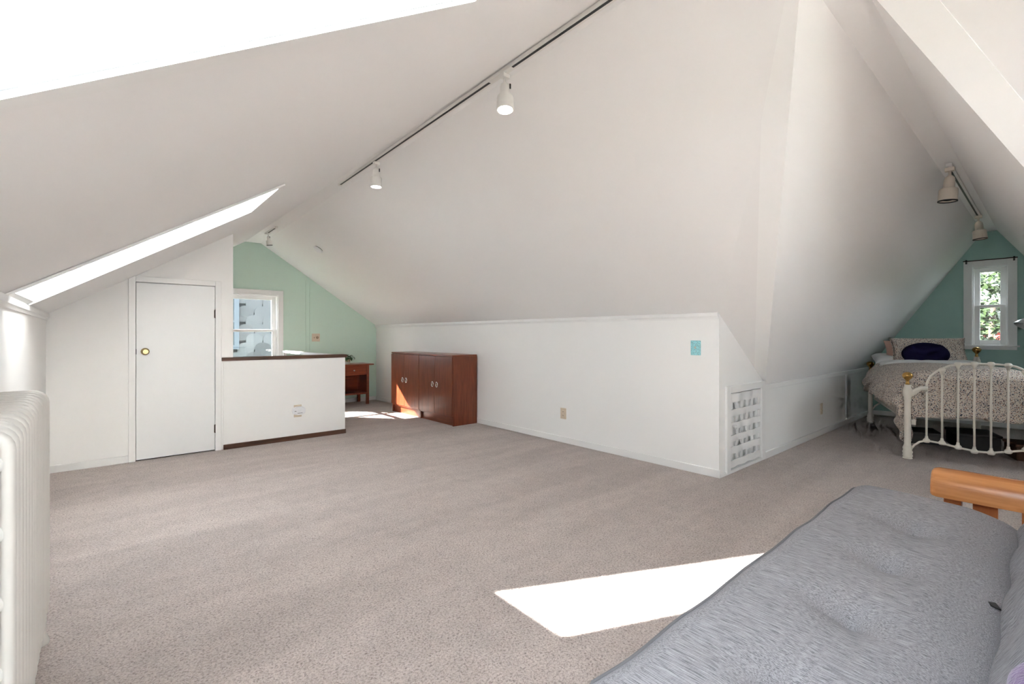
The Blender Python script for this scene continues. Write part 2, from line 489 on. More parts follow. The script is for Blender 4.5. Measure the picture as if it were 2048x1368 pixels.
# ---- boards along the two valleys (a flat board with a sharp lower arris)
def valley_board(name, a0, a1, w0, w1, label, drop):
    a0, a1 = Vector(a0), Vector(a1); w0, w1 = Vector(w0), Vector(w1)
    dn = Vector((0, 0, -drop))
    bm = BM()
    v = [bm.verts.new(p) for p in (a0+dn, a1+dn, w1+dn*.35, w0+dn*.35, a0-dn, a1-dn, w1-dn, w0-dn)]
    for f in ((0, 1, 2, 3), (0, 1, 5, 4), (2, 3, 7, 6), (1, 2, 6, 5), (0, 3, 7, 4), (4, 5, 6, 7)): bm.faces.new([v[i] for i in f])
    return struct(name, bm, M['beam'], label=label, cat='trim')
valley_board('trim_1', J, (4.90, 1.851, .733), (2.0, .757, 2.594), (4.66, 1.858, .897), 'upright board, lightened in colour, along the fold between main slope and bed alcove', .005)
valley_board('trim_2', JS, DSP, (JS[0], JS[1]-.135, JS[2]), (DSP[0], DSP[1]-.135, DSP[2]), 'slanting board, lightened in colour, along the right-hand fold of the bed alcove', .010)

# ---- walls
struct('wall_west', box(XW-.1, XW, -3.3, 8.5, 0, KZ+.06), M['paint'], label='low white knee wall behind the radiator', cat='wall')
# partition with door opening
DX0, DX1, DZ1 = .283, .934, 1.712
bm = BM()
def ztopW(x): return zW(x, YD+.05)+.05
add_prism(bm, [(-.43, 0), (DX0, 0), (DX0, ztopW(DX0)), (-.43, ztopW(-.43))], 'y', YD, YD+.1)
add_prism(bm, [(DX1, 0), (1.098, 0), (1.098, ztopW(1.098)), (DX1, ztopW(DX1))], 'y', YD, YD+.1)
add_prism(bm, [(DX0, DZ1), (DX1, DZ1), (DX1, ztopW(DX1)), (DX0, ztopW(DX0))], 'y', YD, YD+.1)
struct('wall_partition', bm, M['paint'], label='warm white partition wall around the small closet door', cat='wall')
struct('wall_closet', box(.998, 1.097, YD+.1, 8.4, 0, 2.42), M['paint'], label='white side wall of the closet beside the stairs', cat='wall')
struct('wall_stair', box(1.005, 2.305, YD-.012, YD+.11, 0, .932), M['paint'], label='low white half wall guarding the stairs beside the closet door', cat='wall')
struct('trim_3', box(.992, 2.325, YD-.028, YD+.126, .932, .968, .004), M['walnut'], label='dark brown wooden cap on the low half wall', cat='trim')
struct('baseboard_stair', box(1.006, 2.312, YD-.024, YD-.0115, 0, .052, .002), M['walnut'], label='dark brown baseboard under the low half wall', cat='baseboard')

# far green wall with window opening
WX0, WX1, WZ0, WZ1 = 1.43, 2.236, .78, 1.850
bm = BM()
ztop = lambda x: (zW(x, YN) if x < xl(YN) else zr(YN) if x < xr(YN) else zE(x, YN))+.04
y0, y1 = YN, YN+.12
add_prism(bm, [(-.43, 0), (WX0, 0), (WX0, ztop(WX0)), (-.43, ztop(-.43))], 'y', y0, y1)
add_prism(bm, [(WX0, 0), (WX1, 0), (WX1, WZ0), (WX0, WZ0)], 'y', y0, y1)
add_prism(bm, [(WX0, WZ1), (WX1, WZ1), (WX1, ztop(WX1)), (xr(YN), zr(YN)+.04), (xl(YN), zr(YN)+.04), (WX0, ztop(WX0))], 'y', y0, y1)
add_prism(bm, [(WX1, 0), (4.05, 0), (4.05, ztop(4.05)), (WX1, ztop(WX1))], 'y', y0, y1)
struct('wall_north', bm, M['green'], label='pale sage green gable wall at the far end', cat='wall')
struct('wall_east', box(XE, XE+.1, DN+.1, 8.5, 0, KZ+.03), M['paint'], label='long low white knee wall behind the cherry cabinets', cat='wall')

# alcove north knee wall with the opening of the lattice panel
LX0, LX1, LZ0, LZ1 = 4.126, 4.784, .030, .700
bm = BM()
y0, y1 = DN, DN+.1
def ztA(x): return KZ+(x-XE)*(DK-KZ)/(D[0]-XE)+.02 if x < D[0] else DK+.02
add_prism(bm, [(XE, 0), (LX0, 0), (LX0, ztA(LX0)), (XE, ztA(XE))], 'y', y0, y1)
add_prism(bm, [(LX0, LZ1), (LX1, LZ1), (LX1, ztA(LX1)), (LX0, ztA(LX0))], 'y', y0, y1)
add_prism(bm, [(LX0, 0), (LX1, 0), (LX1, LZ0), (LX0, LZ0)], 'y', y0, y1)
add_prism(bm, [(LX1, 0), (DX+.1, 0), (DX+.1, DK+.02), (D[0], DK+.02), (LX1, ztA(LX1))], 'y', y0, y1)
struct('wall_alcove_north', bm, M['paint'], label='low white wall of the bed alcove holding the lattice panel', cat='wall')
bm = BM()
add_prism(bm, [(XE, 0), (DX+.1, 0), (DX+.1, DK+.02), (DSP[0], DK+.02), (XE, 1.48)], 'y', DS-.1, DS)
struct('wall_alcove_south', bm, M['paint'], label='low white knee wall on the right-hand side of the alcove', cat='wall')
# alcove end wall with window opening
AY0, AY1, AZ0, AZ1 = .398, .725, 1.072, 2.115
bm = BM()
def zA(y): return (DK+(DN-y)*(2.58-DK)/(DN-.627) if y > .627 else 2.58 if y > .493 else DK+(y-DS)*(2.58-DK)/(.493-DS))+.03
x0, x1 = DX, DX+.12
add_prism(bm, [(DS-.05, 0), (AY0, 0), (AY0, zA(AY0)), (DS-.05, zA(DS-.05))], 'x', x0, x1)
add_prism(bm, [(AY1, 0), (DN+.05, 0), (DN+.05, zA(DN+.05)), (AY1, zA(AY1))], 'x', x0, x1)
add_prism(bm, [(AY0, 0), (AY1, 0), (AY1, AZ0), (AY0, AZ0)], 'x', x0, x1)
add_prism(bm, [(AY0, AZ1), (AY1, AZ1), (AY1, zA(AY1)), (.627, 2.61), (.493, 2.61), (AY0, zA(AY0))], 'x', x0, x1)
struct('wall_alcove_end', bm, M['shaded_green'], label='green gable wall behind the iron bed, its shade mixed into the colour', cat='wall')
struct('wall_east_south', box(XE, XE+.1, -3.3, DS-.1, 0, 1.50), M['paint'], label='low white knee wall right of the alcove', cat='wall')
# wall behind the viewer with an unseen window opening added for daylight
SX0, SX1, SZ0, SZ1 = .95, 2.55, .75, 2.00
bm = BM()
zs_ = lambda x: (zW(x, YS) if x < xl(YS) else zr(YS) if x < 2.02 else 1.465+(XE-x)*.651)+.06
add_prism(bm, [(-.43, 0), (SX0, 0), (SX0, zs_(SX0)), (-.43, zs_(-.43))], 'y', YS-.12, YS)
add_prism(bm, [(SX0, 0), (SX1, 0), (SX1, SZ0), (SX0, SZ0)], 'y', YS-.12, YS)
add_prism(bm, [(SX0, SZ1), (SX1, SZ1), (SX1, zs_(SX1)), (2.02, zr(YS)+.06), (xl(YS), zr(YS)+.06), (SX0, zs_(SX0))], 'y', YS-.12, YS)
add_prism(bm, [(SX1, 0), (4.05, 0), (4.05, zs_(4.05)), (SX1, zs_(SX1))], 'y', YS-.12, YS)
struct('wall_south', bm, M['paint'], label='white gable wall behind the viewer', cat='wall')

# ---- crown strips and baseboards
def strip(name, x0, x1, y0, y1, z0, z1, label, cat, m='trim'):
    return struct(name, box(x0, x1, y0, y1, z0, z1, .004), M[m], label=label, cat=cat)
bm = prism([(XE, 1.338), (XE-.012, 1.338), (XE-.014, 1.352), (XE-.024, 1.366), (XE-.026, 1.392), (XE, 1.40)], 'y', DN, YN)
struct('trim_4', bm, M['trim'], label='white crown strip on top of the long knee wall', cat='trim')
bm = prism([(XW, 1.332), (XW+.010, 1.332), (XW+.014, 1.346), (XW+.022, 1.352), (XW+.022, 1.385), (XW, 1.395)], 'y', -3.1, YD)
struct('trim_5', bm, M['trim'], label='white crown strip on top of the wall behind the radiator', cat='trim')
strip('trim_6', 4.874, DX, DN-.018, DN, .672, .722, 'white strip on top of the low alcove wall', 'trim')
strip('trim_7', 7.62, 7.70, DN-.012, DN, .07, .672, 'narrow upright batten on the low alcove wall', 'trim')
strip('trim_8', 2.674, 2.692, YN-.010, YN, .07, 2.14, 'thin green upright batten on the far wall near the window', 'trim', 'green')
strip('trim_9', 2.738, 2.756, YN-.010, YN, .07, 2.10, 'thin green upright batten beside the beige wall plate', 'trim', 'green')
BB = .068
strip('baseboard_west', XW, XW+.014, -3.1, YD, 0, BB, 'white baseboard behind the radiator', 'baseboard')
strip('baseboard_partition', XW+.014, .229, YD-.014, YD, 0, BB, 'white baseboard left of the closet door', 'baseboard')
strip('baseboard_east', XE-.014, XE, DN-.014, YN, 0, BB, 'white baseboard along the long knee wall', 'baseboard')
strip('baseboard_alcove_north', XE, 4.885, DN-.014, DN, 0, .030, 'white baseboard below the lattice panel', 'baseboard')
strip('baseboard_alcove_north', 4.885, DX, DN-.016, DN, .0, BB, 'white baseboard of the low alcove wall', 'baseboard')
strip('baseboard_north', 2.32, XE-.014, YN-.014, YN, 0, BB, 'white baseboard under the far green wall', 'baseboard')
strip('baseboard_alcove_end', DX-.014, DX, DS, DN-.016, 0, BB, 'white baseboard behind the iron bed', 'baseboard')

# ------------------------------------------------------------------ skylights
def skylight(name, hole, depth, label, lip, pt=wpt):
    P = [Vector(pt(*h)) for h in hole]
    c = sum(P, Vector())/4
    nrm = (P[1]-P[0]).cross(P[3]-P[0]).normalized()
    if nrm.z < 0: nrm = -nrm
    root = thing(name, label, 'skylight', c); root['kind'] = 'structure'
    L = [p-c for p in P]
    bm = BM()
    for k in range(4):
        a, b = L[k], L[(k+1) % 4]
        add_poly(bm, [a, b, b+nrm*depth, a+nrm*depth])
    obj('shaft', bm, M['trim'], root)
    # sash frame around the pane at the top of the shaft
    bm = BM(); w = .045
    ctr = sum(L, Vector())/4
    inn = [p+(ctr-p).normalized()*w*1.6 for p in L]
    for k in range(4):
        a, b, ci, di = L[k], L[(k+1) % 4], inn[(k+1) % 4], inn[k]
        q = [x+nrm*(depth-.03) for x in (a, b, ci, di)]; t = [x+nrm*(depth+.03) for x in (a, b, ci, di)]
        q[0] = q[0]+(a-ctr).normalized()*.02; q[1] = q[1]+(b-ctr).normalized()*.02
        v = [bm.verts.new(x) for x in q+t]
        for f in ((0, 1, 2, 3), (4, 5, 6, 7), (0, 1, 5, 4), (1, 2, 6, 5), (2, 3, 7, 6), (3, 0, 4, 7)): bm.faces.new([v[i] for i in f])
    obj('sash', bm, M['trim'], root)
    bm = BM(); add_poly(bm, [x+nrm*depth for x in inn])
    obj('pane', bm, M['skyglass'], root)
    # casing boards lying on the ceiling round the opening, one per side
    for k in range(4):
        a, b = L[k], L[(k+1) % 4]
        e = (b-a).normalized(); out = (nrm.cross(e)).normalized()
        if out.dot(a-ctr) < 0: out = -out
        a2, b2 = a-e*lip, b+e*lip
        if hole is not HOLE_FAR or k != 0:
            pts = [a2, b2, b2+out*lip, a2+out*lip]
            bm = BM(); v = [bm.verts.new(x-nrm*.002) for x in pts]+[bm.verts.new(x-nrm*.012) for x in pts]
            for f in ((0, 1, 2, 3), (4, 5, 6, 7), (0, 1, 5, 4), (1, 2, 6, 5), (2, 3, 7, 6), (3, 0, 4, 7)): bm.faces.new([v[i] for i in f])
            obj('casing', bm, M['trim'], root)
    return root
skylight('window_1', HOLE_FAR, .44, 'long bright skylight in the slope above the closet door', .035)
skylight('window_2', HOLE_NEAR, .18, 'large bright skylight overhead above the radiator', .05)

skylight('added_window_6', HOLE_ADDED_BACK, .11, 'unseen skylight added in the slope behind the viewer for daylight', .05)
skylight('added_window_7', HOLE_ADDED_ALC, .12, 'unseen skylight added in the right-hand slope to brighten the alcove', .04, spt)

# ------------------------------------------------------------------ closet door
d = thing('door_1', 'small flush white closet door with brass knob', 'door', (DX0, YD, 0)); d['kind'] = 'structure'
w = DX1-DX0
obj('slab', box(.004, w-.004, -.004, .032, .012, DZ1-.004, .002), M['door'], d)
cw = .054
for nm, a in (('casing', (-cw, 0, -.020, -.0005, 0, DZ1+cw)), ('casing', (w, w+cw, -.020, -.0005, 0, DZ1+cw)), ('casing', (0, w, -.020, -.0005, DZ1, DZ1+cw))):
    obj(nm, box(*a, .004), M['trim'], d)
obj('gap_backing', box(.001, w-.001, .034, .06, .0, DZ1-.001), M['dark'], d)  # dark sheet behind the slab, painting the shade in the door gaps
kb = lathe([(0, 0), (.034, 0), (.034, .004), (.026, .010), (.012, .012), (.011, .030), (.020, .036), (.027, .048), (.027, .056), (.020, .066), (.012, .066), (.010, .062), (0, .062)], 24, T(.072, -.004, 1.046) @ RX(PI/2))
obj('knob', kb, M['brass_old'], d, True, 40)
obj('latch_plate', box(.0, .006, -.008, -.002, 1.02, 1.07), M['dark'], d)
for z in (1.424, .231):
    h = BM(); add_tube(h, [(w, -.011, z-.045), (w, -.011, z+.045)], .006, 8)
    add_box(h, w-.010, w+.004, -.0075, -.004, z-.04, z+.04)
    obj('hinge', h, M['brown_metal'], d)

# ------------------------------------------------------------------ far window (double hung)
def dh_window(name, label, wall_axis, u0, u1, z0, z1, wpos, into, trimw, sash, muntin_z, sill=True, trim_m='trim', glass_m='glass'):
    """wall_axis 'y': opening in x; 'x': opening in y. wpos: room face of wall; into: +1/-1 direction from room to outside"""
    c = (u0+u1)/2
    loc = (c, wpos, z0) if wall_axis == 'y' else (wpos, c, z0)
    r = thing(name, label, 'window', loc); r['kind'] = 'structure'
    hw = (u1-u0)/2; H = z1-z0
    def bxs(nm, a0, a1, d0, d1, q0, q1, m, par=r, bev=.003):
        d0, d1 = sorted((d0*into, d1*into))
        b = box(a0, a1, d0, d1, q0, q1, bev) if wall_axis == 'y' else box(d0, d1, a0, a1, q0, q1, bev)
        return obj(nm, b, M[m], par)
    # casing boards
    bxs('casing', -hw-trimw, -hw, -.02, 0, 0 if sill else -trimw, H+trimw, trim_m)
    bxs('casing', hw, hw+trimw, -.02, 0, 0 if sill else -trimw, H+trimw, trim_m)
    bxs('casing', -hw, hw, -.02, 0, H, H+trimw, trim_m)
    if sill:
        bxs('sill', -hw-trimw-.025, hw+trimw+.025, -.06, .0, -.022, 0, trim_m)
        bxs('apron', -hw-trimw, hw+trimw, -.018, 0, -.06, -.022, trim_m)
    # jamb lining
    bxs('jamb', -hw, -hw+.012, 0, .12, 0, H, trim_m, bev=0); bxs('jamb', hw-.012, hw, 0, .12, 0, H, trim_m, bev=0)
    bxs('jamb', -hw+.012, hw-.012, 0, .12, H-.012, H, trim_m, bev=0); bxs('jamb', -hw+.012, hw-.012, 0, .12, 0, .012, trim_m, bev=0)
    # upper sash outside, lower sash inside
    for (nm, q0, q1, d0) in (('upper_sash', muntin_z-z0-.01, H-.012, .065), ('lower_sash', .012, muntin_z-z0+.022, .03)):
        s = sash
        a = hw-.014
        fr = BM()
        for bb in ((-a, -a+s, q0, q1), (a-s, a, q0, q1), (-a+s, a-s, q1-(s if nm == 'upper_sash' else .036), q1), (-a+s, a-s, q0, q0+(s if nm == 'lower_sash' else .036))):
            dd = sorted((d0*into, (d0+.03)*into))
            if wall_axis == 'y': add_box(fr, bb[0], bb[1], dd[0], dd[1], bb[2], bb[3], .002, 1)
            else: add_box(fr, dd[0], dd[1], bb[0], bb[1], bb[2], bb[3], .002, 1)
        so = obj(nm, fr, M[trim_m], r)
        bxs('pane', -a+s-.005, a-s+.005, d0+.014, d0+.018, q0+.02, q1-.02, glass_m, so, 0)
    return r
dh_window('window_3', 'white double-hung window in the far sage wall above the stairs', 'y', WX0, WX1, WZ0, WZ1, YN, 1, .082, .062, 1.272)
dh_window('window_4', 'tall narrow white window behind the iron bed with trees outside', 'x', AY0, AY1, AZ0, AZ1, DX, 1, .088, .055, 1.585)
dh_window('added_window_5', 'unseen wide white window added behind the viewer for daylight', 'y', SX0, SX1, SZ0, SZ1, YS, -1, .08, .06, 1.40)  # added out of view to light the room from behind

# curtain rod above the narrow window
r = thing('curtain_rod', 'thin brown curtain rod on two hooks above the narrow window', 'curtain rod', (DX-.02, .56, 2.20))
obj('rod', tube([(-.035, -.255, 0), (-.035, .255, 0)], .006, 8), M['brown_metal'], r, True)
for y in (-.222, .225):
    h = BM(); add_box(h, -.042, 0, y-.006, y+.006, -.006, .006); add_box(h, -.006, 0, y-.009, y+.009, -.035, .02)
    obj('bracket', h, M['black'], r)

# ------------------------------------------------------------------ stair railing behind the half wall
r = thing('stair_railing', 'white stair railing behind the low half wall under the far window', 'railing', (2.33, 7.1, 0))
obj('handrail', box(-.03, .03, -1.2, 1.25, .915, .955, .006), M['trim'], r)
for y in (-1.17, .03, 1.22):
    obj('post', box(-.022, .022, y-.022, y+.022, 0, .9155, .003), M['trim'], r)

# ------------------------------------------------------------------ outside: neighbour house, tree, ground
struct('ground', box(-40, 60, -40, 60, -5.7, -5.5), M['grass'], label='lawn far below the windows', cat='ground')
nh = thing('neighbour_house', 'grey scallop-shingled house wall outside the far window', 'house', (4.2, 13.5, -5.5))
obj('wall', box(-3.2, 3.8, -2.5, 2.5, 0, 8.6), M['housewall'], nh)
rf = prism([(-3.0, 8.55), (0, 10.2), (3.0, 8.55)], 'x', -3.5, 4.1)
obj('roof', rf, M['roof'], nh)
sw, sh = .32, .19
sm = BM()
pl = [(-sw*.475, -.20)]+[(-sw*.475*math.cos(a), .02+sw*.36*math.sin(a)) for a in [PI*k/10 for k in range(11)]]+[(sw*.475, -.20)]
add_prism(sm, pl, 'y', -.018, 0)
first = None
for row in range(12):
    for cI in range(9):
        lx = -2.05+cI*sw+(sw/2 if row % 2 else 0)
        lz = 5.85+row*sh
        loc = (lx, -2.502+.006*row-.075, lz)
        if lx < -1.98 and 6.3 < lz < 7.7: continue
        if first is None:
            first = obj('shingle', sm, M['shingle'], nh); first.location = loc
        else: copy_obj(first, nh, loc)
nw = obj('window_frame', BM(), M['housetrim'], nh)
bm = BM()
wx0, wx1, wz0, wz1 = -2.95, -2.02, 6.42, 7.54
for a in ((wx0, wx0+.09, wz0, wz1), (wx1-.09, wx1, wz0, wz1), (wx0+.09, wx1-.09, wz1-.09, wz1), (wx0+.09, wx1-.09, wz0, wz0+.09), (wx0+.09, wx1-.09, 6.96, 7.0)):
    add_box(bm, a[0], a[1], -2.64, -2.50, a[2], a[3], .004, 1)
bmesh.ops.recalc_face_normals(bm, faces=bm.faces[:]); bm.to_mesh(nw.data); bm.free()
obj('pane', box(wx0+.085, wx1-.085, -2.60, -2.59, wz0+.085, wz1-.085), M['darkglass'], nw)

def tree(name, label, loc, crown_c, rad, n, seed):
    rnd = random.Random(seed)
    t = thing(name, label, 'tree', loc, group=None)
    obj('trunk', tube([(0, 0, 0), (.1, .05, 2.5), (-.05, .1, 4.6), (.05, .0, crown_c[2])], [.16, .13, .10, .04], 10), M['bark'], t, True)
    blobs = []
    for _ in range(22):
        v = Vector((rnd.gauss(0, 1), rnd.gauss(0, 1), rnd.gauss(0, 1))).normalized()*rnd.uniform(.3, 1.0)
        blobs.append((Vector((crown_c[0]+v.x*rad[0], crown_c[1]+v.y*rad[1], crown_c[2]+v.z*rad[2])), rnd.uniform(.28, .55)))
    for part, m, cnt in (('foliage', M['leaf'], n), ('red_foliage', M['leafred'], n//40)):
        vv = []; ff = []
        for _ in range(cnt):
            b, br = rnd.choice(blobs)
            if part == 'red_foliage': b, br = Vector((crown_c[0]-rad[0]*.95, crown_c[1]-.28, crown_c[2]-.62)), .18
            dv = Vector((rnd.gauss(0, 1), rnd.gauss(0, 1), rnd.gauss(0, 1))).normalized()*br*rnd.uniform(.75, 1.05)
            p = b+dv
            u = Vector((rnd.gauss(0, 1), rnd.gauss(0, 1), rnd.gauss(0, .6))).normalized()
            w_ = u.cross(dv.normalized()+Vector((rnd.uniform(-.5, .5), rnd.uniform(-.5, .5), .3))).normalized()
            s = rnd.uniform(.05, .085)
            k = len(vv)
            vv += [p-u*s, p+w_*s*.5, p+u*s, p-w_*s*.5]; ff.append((k, k+1, k+2, k+3))
        me = bpy.data.meshes.new(part); me.from_pydata(vv, [], ff); me.materials.append(m)
        o = bpy.data.objects.new(part, me); COL.objects.link(o); o.parent = t; o['kind'] = 'stuff'
    return t
tree('leafy_tree', 'sunlit leafy tree outside the narrow alcove window', (12.6, .75, -5.5), (0, 0, 7.25), (1.1, 1.7, 1.7), 9000, 3)
tree('leafy_tree', 'darker leafy tree further off behind the sunlit one', (16.2, 1.4, -5.5), (0, 0, 7.4), (1.6, 3.0, 2.8), 9000, 9)

# ------------------------------------------------------------------ lattice panel
lp = thing('lattice_panel', 'white basket-weave lattice access panel in the low alcove wall', 'panel', (LX0, DN, LZ0))
w = LX1-LX0; H = LZ1-LZ0
for a in ((-.074, 0, -.016, H+.063), (w, w+.086, .0, H+.063)):
    obj('frame_board', box(a[0], a[1], -.022, -.0005, a[2], a[3], .004), M['trim'], lp)
obj('frame_board', box(0, w, -.022, -.0005, H, H+.063, .004), M['trim'], lp)
obj('backing', box(0.002, w-.002, .06, .075, .002, H-.002), M['trim'], lp)
for i, (z0, z1) in enumerate(((.585, .662), (.466, .522), (.350, .406), (.242, .298), (.134, .194), (.016, .078))):
    def fn(u): return .006*math.sin(u*PI*6+i*PI)
    bm = BM(); N = 24; top = []
    x0, x1 = (.008 if i != 4 else -.004), w-.006-(i % 2)*.006
    for k in range(N+1):
        x = x0+(x1-x0)*k/N; y = -.004+fn(k/N)
        top.append([bm.verts.new(p) for p in ((x, y-.006, z0), (x, y-.006, z1), (x, y+.006, z1), (x, y+.006, z0))])
    for a, b in zip(top, top[1:]):
        for q in range(4): bm.faces.new((a[q], a[(q+1) % 4], b[(q+1) % 4], b[q]))
    bm.faces.new(top[0]); bm.faces.new(top[-1][::-1])
    obj('slat', bm, M['trim'], lp)
for k in range(6):
    x = .055+k*.105
    bm = BM(); N = 24; rings = []
    for q in range(N+1):
        z = .012+(H-.024)*q/N; y = .012+.005*math.sin(q/N*PI*6+k*PI)
        rings.append([bm.verts.new(p) for p in ((x, y-.004, z), (x+.05, y-.004, z), (x+.05, y+.005, z), (x, y+.005, z))])
    for a, b in zip(rings, rings[1:]):
        for q in range(4): bm.faces.new((a[q], a[(q+1) % 4], b[(q+1) % 4], b[q]))
    bm.faces.new(rings[0]); bm.faces.new(rings[-1][::-1])
    obj('upright_slat', bm, M['trim'], lp)
kb = lathe([(0, 0), (.010, 0), (.008, .012), (.016, .02), (.016, .028), (.009, .034), (0, .035)], 14, T(.062, -.012, .375) @ RX(PI/2))
obj('knob', kb, M['trim'], lp, True)

# ------------------------------------------------------------------ wall plates
def plate(name, label, loc, rz, w, h, m, kind, group=None):
    """plate lies in local xz, faces local -y"""
    t = thing(name, label, 'wall plate' if kind != 'outlet' else 'outlet', loc, rz, group)
    obj('cover', box(-w/2, w/2, -.006, -.0005, -h/2, h/2, .0025), M[m], t)
    if kind == 'outlet':
        for z in (.021, -.021):
            o = obj('receptacle', box(-.016, .016, -.0085, -.005, z-.014, z+.014, .004), M[m], t)
            sl = BM(); add_box(sl, -.008, -.005, -.0092, -.008, z-.004, z+.006); add_box(sl, .005, .008, -.0092, -.008, z-.004, z+.006); add_box(sl, -.002, .002, -.0092, -.008, z-.010, z-.006)
            obj('slots', sl, M['black'], o)
    elif kind == 'switch':
        obj('toggle', box(-.004, .004, -.018, -.004, -.006, .012, .001), M['ivory'], t)
        for z in (.03, -.03):
            obj('screw', lathe([(0, 0), (.003, 0), (.003, .0015), (0, .002)], 8, T(0, -.006, z) @ RX(PI/2)), M['chrome'], t)
    elif kind == 'double':
        obj('toggle', box(-.034, -.026, -.016, -.004, -.012, .008, .001), M['terracotta'], t)
        kn = lathe([(0, 0), (.022, 0), (.020, .014), (.012, .018), (0, .018)], 18, T(.026, -.006, 0) @ RX(PI/2))
        obj('dimmer_knob', kn, M['terracotta'], t, True, 40)
    return t
plate('outlet_plate', 'ivory electrical outlet on the long knee wall', (XE, 3.627, .326), PI/2*-1, .085, .122, 'ivory', 'outlet')
plate('switch_plate', 'aqua mosaic switch plate near the end of the long knee wall', (XE, 2.064, 1.092), -PI/2, .092, .128, 'aqua', 'switch')
plate('outlet_plate', 'ivory electrical outlet on the low alcove wall beside the bed', (6.61, DN, .312), 0, .085, .135, 'ivory', 'outlet')
plate('switch_plate', 'beige double wall plate on the far green wall', (2.845, YN, 1.165), 0, .135, .135, 'ivory', 'double')
plate('outlet_plate', 'ivory outlet on the half wall behind the plug-in alarm', (1.749, YD-.012, .331), 0, .085, .14, 'ivory', 'plain')

# plug-in alarm on the half wall
al = thing('plug_in_alarm', 'white oval plug-in alarm on the low half wall', 'alarm', (1.757, YD-.019, .335))
def oval(a, b, y0, y1, n=28):
    bm = BM()
    add_prism(bm, [(a*math.copysign(abs(math.cos(t))**.75, math.cos(t)), b*math.copysign(abs(math.sin(t))**.75, math.sin(t))) for t in [2*PI*k/n for k in range(n)]], 'y', y0, y1)
    return bm
bm = oval(.072, .048, -.032, 0); bmesh.ops.bevel(bm, geom=[e for e in bm.edges if abs(e.verts[0].co.y-e.verts[1].co.y) < 1e-6 and e.verts[0].co.y < -.03], offset=.010, segments=3, affect='EDGES')
obj('body', bm, M['wplastic'], al, True, 50)
obj('test_button', box(-.012, .022, -.0345, -.031, -.012, .004, .002), M['wplastic'], al)
obj('indicator', box(-.052, -.034, -.0340, -.031, -.004, .001, .0005), M['black'], al)
obj('vent', box(-.020, .034, -.0335, -.031, -.028, -.024, .0005), M['black'], al)
al.children[2].rotation_euler = (0, math.radians(-25), 0)

# smoke detector on the east slope
sd = thing('smoke_detector', 'round white smoke detector on the ceiling near the far wall', 'smoke detector', (2.354, 6.80, zE(2.354, 6.80)))
sd.rotation_euler = (0, math.atan((zr(6.8)-KZ)/(XE-xr(6.8))), 0)
obj('base', lathe([(0, 0), (.058, 0), (.058, -.010), (0, -.010)], 24), M['black'], sd, True, 40)
obj('cover', lathe([(0, -.009), (.062, -.009), (.066, -.016), (.060, -.032), (.045, -.040), (0, -.042)], 28), M['wplastic'], sd, True, 40)

# ------------------------------------------------------------------ track lights
def track(name, label, p0, p1, slots, z):
    p0 = Vector(p0); p1 = Vector(p1); L = (p1-p0).length
    t = thing(name, label, 'light track', (p0.x, p0.y, z), math.atan2(p1.y-p0.y, p1.x-p0.x))
    obj('channel', box(0, L, -.018, .018, -.022, -.0005, .002), M['lampwhite'], t)
    for a, b in slots: obj('slot', box(a, b, -.013, .001, -.0235, -.0205), M['black'], t)
    obj('end_cap', box(-.02, .0, -.02, .02, -.025, -.0005, .003), M['lampwhite'], t)
    obj('end_cap', box(L, L+.02, -.02, .02, -.025, -.0005, .003), M['lampwhite'], t)
    return t

def spot(name, label, loc, lean, rz, scale, m, lit, group):
    t = thing(name, label, 'lamp', loc, rz, group)
    s = scale
    obj('adapter', box(-.026*s, .026*s, -.020*s, .020*s, -.024*s, .0, .003), M[m], t)
    obj('stem', lathe([(0, 0), (.008*s, 0), (.008*s, -.062*s), (0, -.062*s)], 12), M[m], t, True, 40)
    mx = T(0, 0, -.060*s) @ RX(lean[0]) @ RY(lean[1])
    hd = lathe([(0, .006*s), (.014*s, .005*s), (.026*s, -.008*s), (.030*s, -.025*s), (.032*s, -.075*s), (.034*s, -.078*s), (.048*s, -.084*s), (.051*s, -.092*s), (.052*s, -.165*s), (.049*s, -.166*s), (.047*s, -.150*s), (0, -.148*s)], 28, mx)
    h = obj('shade', hd, M[m], t, True, 35)
    obj('rim', lathe([(.047*s, -.166*s), (.054*s, -.164*s), (.054*s, -.171*s), (.047*s, -.171*s), (.047*s, -.166*s)], 28, mx), M['lampwhite' if lit else 'black'], h, True, 40)
    obj('bulb', lathe([(0, -.164*s), (.020*s, -.162*s), (.038*s, -.157*s), (.0465*s, -.152*s), (.0465*s, -.150*s), (0, -.149*s)], 24, mx), M['bulb'] if lit else M['dark'], h, True)
    obj('pivot_slot', box(.012*s, .020*s, -.035*s, -.030*s, -.095*s, -.065*s), M['black'], t)
    if lit:
        ld = bpy.data.lights.new('spot_beam', 'SPOT'); ld.energy = 14; ld.spot_size = math.radians(95); ld.spot_blend = .8; ld.color = (1, .93, .83); ld.shadow_soft_size = .04
        lo = bpy.data.objects.new('spot_beam', ld); COL.objects.link(lo); lo.parent = t
        lo.matrix_local = mx @ T(0, 0, -.18*s)
    return t
TZ = 2.685
track('light_track', 'long white ceiling light track running along the ridge', (1.806, 4.62), (1.70, 1.0), [(.02, 2.45), (2.66, 3.6)], TZ+.0125)
spot('track_spotlight', 'lit white track spotlight nearest the viewer on the long track', (1.737, 2.045, TZ-.010), (math.radians(-6), math.radians(4)), 0, .92, 'lampwhite', True, None)
spot('track_spotlight', 'lit white track spotlight near the far end of the long track', (1.793, 3.80, TZ-.010), (math.radians(0), math.radians(0)), 0, .92, 'lampwhite', True, None)
track('light_track', 'very short ceiling light track near the far green wall', (1.845, 7.46), (1.837, 6.95), [(.03, .48)], 2.678)
spot('track_spotlight', 'small white spotlight on the short track by the far green wall', (1.843, 7.36, 2.656), (math.radians(3), math.radians(-8)), 0, .75, 'lampwhite', False, None)
